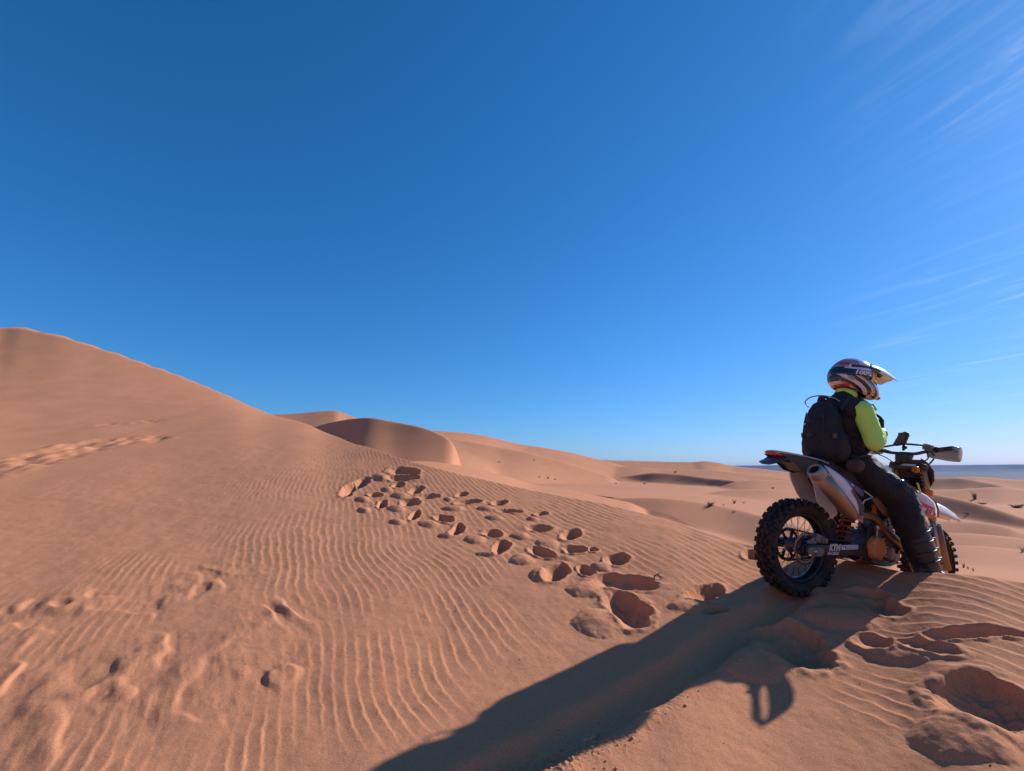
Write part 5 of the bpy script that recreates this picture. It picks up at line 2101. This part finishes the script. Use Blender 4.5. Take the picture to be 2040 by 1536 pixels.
PC = Vector((0.150, 0.0, 0.850))
m = MB()
superball(m, PC, (0.105, 0.140, 0.232), 2.9, TILT, taper=0.22)
superball(m, PC + TILT @ Vector((-0.075, 0, -0.045)), (0.060, 0.112, 0.150), 2.8, TILT, taper=0.2)
for s in (-1, 1):
    superball(m, PC + TILT @ Vector((0.01, 0.125 * s, -0.10)), (0.062, 0.038, 0.105), 2.6, TILT)
main = to_pack(remeshed('main_bag', m, PACKM, None, voxel=0.010, smooth=4, wrinkle=folds(9, 0.006, seed=31)))


def pk_piece(name, m, material, **kw):
    o = m.build(name, material, None, shift=DZ, **kw)
    return to_pack(o)


m = MB()
for s in (-1, 1):
    pts = [PC + TILT @ Vector(p) for p in ((-0.085, 0.068 * s, 0.155), (-0.108, 0.076 * s, 0.06), (-0.120, 0.080 * s, -0.06), (-0.106, 0.082 * s, -0.15))]
    m.tube(smooth_path(pts), 0.004, 6)
pts = [PC + TILT @ Vector(p) for p in ((-0.104, -0.078, 0.072), (-0.116, -0.04, 0.086), (-0.116, 0.04, 0.086), (-0.104, 0.078, 0.072))]
m.tube(smooth_path(pts), 0.004, 6)
pk_piece('zip', m, STRAPM)
m = MB()
pts = [PC + TILT @ Vector(p) for p in ((-0.06, -0.122, -0.02), (0.0, -0.134, -0.03), (0.06, -0.134, -0.035), (0.11, -0.125, -0.03))]
m.tube(smooth_path(pts), 0.012, 8, flat=0.35)
pts = [PC + TILT @ Vector(p) for p in ((-0.06, 0.122, -0.02), (0.0, 0.134, -0.03), (0.06, 0.134, -0.035), (0.11, 0.125, -0.03))]
m.tube(smooth_path(pts), 0.012, 8, flat=0.35)
pk_piece('side_strap', m, STRAPM)
for s in (-1, 1):
    m = MB()
    m.box(PC + TILT @ Vector((-0.055, 0.126 * s, -0.018)), (0.034, 0.016, 0.034), TILT)
    pk_piece('strap_buckle', m, dusty('brown_buckle', (0.10, 0.055, 0.035), 0.5), bevel=0.004)
m = MB()
cq = PC + TILT @ Vector((-0.146, 0.0, -0.015))
vv = [m.bm.verts.new(cq + TILT @ Vector((-0.002, y, z))) for y, z in ((-0.030, 0.0), (-0.012, 0.016), (0.012, 0.016), (0.030, 0.0), (0.012, -0.016), (-0.012, -0.016))]
m.face(vv)
pk_piece('pack_badge', m, POUCHM, solid=0.004)
m = MB()
pts = [PC + TILT @ Vector((0.02, 0.03, 0.225)), PC + TILT @ Vector((-0.01, 0.0, 0.265)), PC + TILT @ Vector((0.02, -0.03, 0.225))]
m.tube(smooth_path(pts), 0.008, 8, flat=0.6)
pk_piece('grab_handle', m, STRAPM)
m = MB()
for s in (-1, 1):
    b = SHO[s]
    pts = [PC + TILT @ Vector((0.07, 0.085 * s, 0.17)), Vector((0.24, 0.11 * s, b.z + 0.085)), Vector((0.34, 0.115 * s, b.z + 0.075)), Vector((0.43, 0.12 * s, b.z - 0.01)), Vector((0.455, 0.125 * s, b.z - 0.12)), Vector((0.42, 0.15 * s, b.z - 0.25)), Vector((0.30, 0.175 * s, b.z - 0.33)), PC + TILT @ Vector((0.08, 0.13 * s, -0.16))]
    m.tube(smooth_path(pts), 0.026, 10, flat=0.4)
pk_piece('shoulder_strap', m, STRAPM)
m = MB()
m.tube(smooth_path([(0.455, -0.12, 0.955), (0.505, -0.05, 0.965), (0.505, 0.05, 0.965), (0.46, 0.12, 0.97)]), 0.012, 8, flat=0.4)
pk_piece('chest_strap', m, STRAPM)
m = MB()
pts = [PC + TILT @ Vector((0.06, -0.14, -0.205)), Vector((0.30, -0.195, 0.715)), Vector((0.42, -0.165, 0.735)), Vector((0.49, 0, 0.75)), Vector((0.42, 0.165, 0.735)), Vector((0.30, 0.195, 0.715)), PC + TILT @ Vector((0.06, 0.14, -0.205))]
m.tube(smooth_path(pts), 0.022, 8, flat=0.35)
pk_piece('hip_belt', m, STRAPM)
m = MB()
superball(m, (0.262, -0.178, 0.642), (0.070, 0.042, 0.044), 2.4, Matrix.Rotation(-0.15, 3, 'Y'))
to_pack(remeshed('hip_pouch', m, POUCHM, None, voxel=0.008, smooth=3, wrinkle=folds(16, 0.004, seed=44)))
m = MB()
m.tube(smooth_path([(0.335, -0.19, 0.705), (0.365, -0.195, 0.685), (0.372, -0.195, 0.655), (0.350, -0.195, 0.645)]), 0.0045, 6)
pk_piece('yellow_cord', m, dusty('yellow_cord', (0.60, 0.55, 0.03), 0.6))
m = MB()
pts = [PC + TILT @ Vector(p) for p in ((-0.02, 0.10, 0.195), (-0.03, 0.12, 0.235), (-0.01, 0.09, 0.272), (0.04, 0.03, 0.283), (0.09, -0.03, 0.262), (0.13, -0.06, 0.22))]
m.tube(smooth_path(pts), 0.0048, 8)
pk_piece('drinking_tube', m, mat('clear_tube', (0.30, 0.34, 0.36), 0.3))

# ------------------------------------------------------------------ plain and plateau beyond the sand
def plain_material(name, cols, sx, sy):
    m = mat(name, cols[0], 0.95)
    nt = m.node_tree
    L = nt.links.new
    geo = nt.nodes.new('ShaderNodeNewGeometry')
    mp = nt.nodes.new('ShaderNodeMapping')
    mp.inputs['Scale'].default_value = (sx, sy, sx)
    L(geo.outputs['Position'], mp.inputs['Vector'])
    nz = nt.nodes.new('ShaderNodeTexNoise')
    nz.inputs['Scale'].default_value = 1.0
    nz.inputs['Detail'].default_value = 7
    L(mp.outputs[0], nz.inputs['Vector'])
    r = nt.nodes.new('ShaderNodeValToRGB')
    e = r.color_ramp.elements
    e[0].position, e[1].position = 0.38, 0.62
    e[0].color, e[1].color = (*cols[0], 1), (*cols[1], 1)
    L(nz.outputs['Fac'], r.inputs[0])
    L(r.outputs[0], nt.nodes['Principled BSDF'].inputs['Base Color'])
    return m


PLAIN = plain_material('stony_plain', ((0.030, 0.027, 0.026), (0.12, 0.095, 0.078)), 0.0012, 0.0035)
ROCK = plain_material('dark_rock', ((0.030, 0.029, 0.030), (0.060, 0.052, 0.046)), 0.004, 0.004)
th = np.linspace(-180, 180, 181)
rr = np.array([380, 520, 800, 1200, 1800, 2600, 3600, 5000, 7000, 9000, 12000])[:, None]
a = np.radians(th)[None, :]
zz = -17.35 + EYE + 0.0 * rr + 0 * a
tag(grid_mesh('desert_plain', rr * np.sin(a), rr * np.cos(a), zz, PLAIN), kind='structure')
th = np.linspace(-80, 80, 321)
sec = ((5600, -18.0), (5900, -6.0), (6150, 14.0), (6250, 38.0), (6300, 46.0), (7200, 48.0), (8200, 46.0), (8600, -20.0))
R_, Z_ = [], []
for r0, z0 in sec:
    R_.append(r0 + 260 * fbm(th * 0.13, th * 0 + r0 * 0.0003, 301, 4))
    Z_.append(z0 + (4.5 * fbm(th * 0.06, th * 0, 302, 3) + 1.6 * noise(th * 0.5, th * 0, 305)) * (z0 > 0))
R_, Z_ = np.array(R_), np.array(Z_) + EYE
a = np.radians(th)[None, :]
tag(grid_mesh('plateau', R_ * np.sin(a), R_ * np.cos(a), Z_, ROCK), kind='structure')

# ------------------------------------------------------------------ air
if HAZE > 0:
    m = MB()
    m.box((0, 0, 24), (26000, 26000, 86))
    hm = bpy.data.materials.new('haze')
    hm.use_nodes = True
    nt = hm.node_tree
    nt.nodes.clear()
    vo = nt.nodes.new('ShaderNodeVolumePrincipled')
    vo.inputs['Color'].default_value = (*HAZE_COL, 1)
    vo.inputs['Density'].default_value = HAZE
    vo.inputs['Anisotropy'].default_value = 0.0
    mo = nt.nodes.new('ShaderNodeOutputMaterial')
    nt.links.new(vo.outputs[0], mo.inputs['Volume'])
    tag(m.build('haze', hm), kind='stuff')

# ------------------------------------------------------------------ dry shrubs on the far sand
SHRUB = mat('dry_shrub', (0.13, 0.085, 0.055), 0.9)
SHRUBS = [
    (5.11, 72.13, 0.50, 0.42, 'largest dry scrub speck on the wide pale dune right of the shaded slip face'),
    (3.86, 71.25, 0.36, 0.22, 'small dry scrub speck just left of the largest one on the wide pale dune'),
    (6.15, 72.70, 0.36, 0.22, 'small dry scrub speck just right of the largest one on the wide pale dune'),
    (-2.04, 79.24, 0.40, 0.24, 'lone dry scrub speck high on the dune nearest the shaded slip face'),
    (3.65, 83.78, 0.42, 0.25, 'lone dry scrub speck high on the dune below the middle of its skyline'),
    (33.40, 103.95, 0.76, 0.55, 'dark dry shrub just under the skyline left of the rider, above the shaded hollow'),
    (20.49, 79.04, 0.65, 0.25, 'low flat dry scrub at the left foot of the shaded hollow'),
    (15.98, 78.61, 0.40, 0.24, 'low dry scrub at the wide dune foot, midway between slip face and rider'),
    (8.64, 22.44, 0.48, 0.27, 'round dark bush on the pale sand left of the rear wheel'),
    (15.81, 36.58, 0.36, 0.36, 'upright dry shrub between the round dark bush and the rear wheel'),
    (16.79, 37.26, 0.29, 0.20, 'low dry shrub nearest the rear wheel, right of the upright one'),
    (13.93, 33.87, 0.22, 0.15, 'tiny dry shrub just right of the round dark bush'),
    (9.07, 21.06, 0.23, 0.09, 'flat scrap of dry scrub on the near lip of the dune below the upright shrub'),
    (29.08, 57.05, 0.45, 0.26, 'dry shrub on the small dune just left of the rear fender'),
    (45.00, 49.96, 0.62, 0.94, 'tall leaning dry bush on the dune face right of the front fender'),
    (42.57, 46.57, 0.90, 0.22, 'long low dry scrub at the foot of the tall leaning bush'),
    (40.28, 41.11, 1.30, 0.45, 'wide dark scrub at the right end of the dune ridge'),
    (9.26, 9.48, 0.11, 0.13, 'small dark tuft at the right end of the near pale slope'),
    (7.03, 8.17, 0.06, 0.11, 'tallest of the dry grass tufts just right of the front wheel'),
    (6.94, 7.99, 0.04, 0.06, 'shortest dry grass tuft, in the middle of the three beside the front wheel'),
    (6.80, 7.75, 0.05, 0.08, 'rightmost dry grass tuft of the three beside the front wheel'),
    (28.44, 32.22, 0.43, 0.13, 'faint low scrub on the smooth dune face right of the front fender tip'),
]


def far_ground(x, y):
    th, r = np.array([math.degrees(math.atan2(x, y))]), np.array([math.hypot(x, y)])
    return float((ground_base(th, r) + far_relief(th, r))[0]) + EYE


for k, (x, y, w, h, lab) in enumerate(SHRUBS):
    rnd = random.Random(50 + k)
    root = bpy.data.objects.new('dry_shrub' if h / w < 1.1 else 'dry_bush', None)
    C.objects.link(root)
    root.location = (x, y, far_ground(x, y) - 0.04 * h)
    tag(root, lab, 'shrub', 'dry shrubs scattered over the far dunes')
    m = MB()
    n = 46 if w > 0.3 else 16
    for i in range(n):
        an = rnd.uniform(0, 2 * math.pi)
        ln = rnd.uniform(0.35, 1.0)
        b = Vector((rnd.gauss(0, 0.12) * w, rnd.gauss(0, 0.10) * w, 0))
        t = Vector((math.cos(an) * w * 0.5 * ln, math.sin(an) * w * 0.45 * ln, h * ln * rnd.uniform(0.5, 1.0)))
        mid = b.lerp(t, 0.5) + Vector((0, 0, 0.10 * h))
        r0 = 0.012 * max(w, h) + 0.001
        m.tube([b, mid, t], [r0, r0 * 0.8, r0 * 0.3], 4)
        for q in range(4):
            c = mid.lerp(t, rnd.uniform(0.1, 1.0)) + Vector((rnd.gauss(0, 0.05) * w, rnd.gauss(0, 0.05) * w, rnd.gauss(0, 0.05) * h))
            s = 0.05 * (w * h) ** 0.5
            d1 = Vector((rnd.uniform(-1, 1), rnd.uniform(-1, 1), rnd.uniform(-1, 1))).normalized() * s
            d2 = Vector((rnd.uniform(-1, 1), rnd.uniform(-1, 1), rnd.uniform(-1, 1))).normalized() * s * 0.6
            m.face([m.bm.verts.new(c - d1), m.bm.verts.new(c + d2), m.bm.verts.new(c + d1)])
    m.build('branches', SHRUB, root)

# ------------------------------------------------------------------ near bits on the sand
rnd = random.Random(9)
STICK = mat('bleached_wood', (0.16, 0.10, 0.07), 0.85)
x, y = 1.09, 3.92
z = ground_xy(x, y)
tw = bpy.data.objects.new('dry_twig', None)
C.objects.link(tw)
tw.location = (x, y, z)
tag(tw, 'small broken dry twig lying on the sand between the footprints and the rear wheel', 'twig')
m = MB()
m.tube([(-0.035, 0.01, 0.004), (-0.028, 0.0, 0.022), (-0.012, 0.0, 0.030), (0.006, 0.005, 0.036), (0.020, 0.01, 0.046)], [0.004, 0.005, 0.005, 0.004, 0.002], 7)
m.tube([(-0.012, 0.0, 0.030), (0.010, -0.004, 0.018), (0.032, -0.006, 0.014)], [0.004, 0.006, 0.004], 7)
m.build('stick', STICK, tw)
m = MB()
m.tube([(0.010, -0.004, 0.018), (0.016, -0.010, 0.0)], [0.004, 0.003], 6)
m.tube([(-0.028, 0.0, 0.022), (-0.030, -0.01, 0.0)], [0.004, 0.003], 6)
m.build('side_shoot', STICK, tw)

m = MB()
P = [Vector((p[0], p[1], 0)) for p in TRACK]
for k in range(240):
    i = rnd.choice((1, 2, 3, 3, 4, 4, 4, 5, 5))
    p = P[i].lerp(P[min(i + 1, len(P) - 1)], rnd.random())
    d = (P[min(i + 1, len(P) - 1)] - P[i]).normalized()
    n = Vector((-d.y, d.x, 0))
    q = p + n * rnd.gauss(0.08, 0.07)
    s = abs(rnd.gauss(0, 0.0035)) + 0.0018
    m.ball((q.x, q.y, 0), s, 6, 4, scale=(1, rnd.uniform(0.6, 1), 0.75))
    m.bm.verts.ensure_lookup_table()
    vs = m.bm.verts[-30:]
    zz = ground_fast(q.x, q.y)
    for v in vs:
        v.co.z += zz + s * 0.3
tag(m.build('sand_crumbs', mat('crumb', (0.55, 0.25, 0.13), 0.95)), kind='stuff')
m = MB()
for k in range(130):
    an, r = math.radians(rnd.uniform(-46, 46)), rnd.uniform(1.8, 6.5)
    qx, qy = r * math.sin(an), r * math.cos(an)
    s = rnd.uniform(0.0016, 0.0042)
    m.ball((qx, qy, 0), s, 6, 4, scale=(1, 0.8, 0.7))
    m.bm.verts.ensure_lookup_table()
    zz = ground_fast(qx, qy)
    for v in m.bm.verts[-30:]:
        v.co.z += zz + s * 0.2
tag(m.build('dark_grit', mat('dark_grit', (0.09, 0.045, 0.03), 0.9)), kind='stuff')
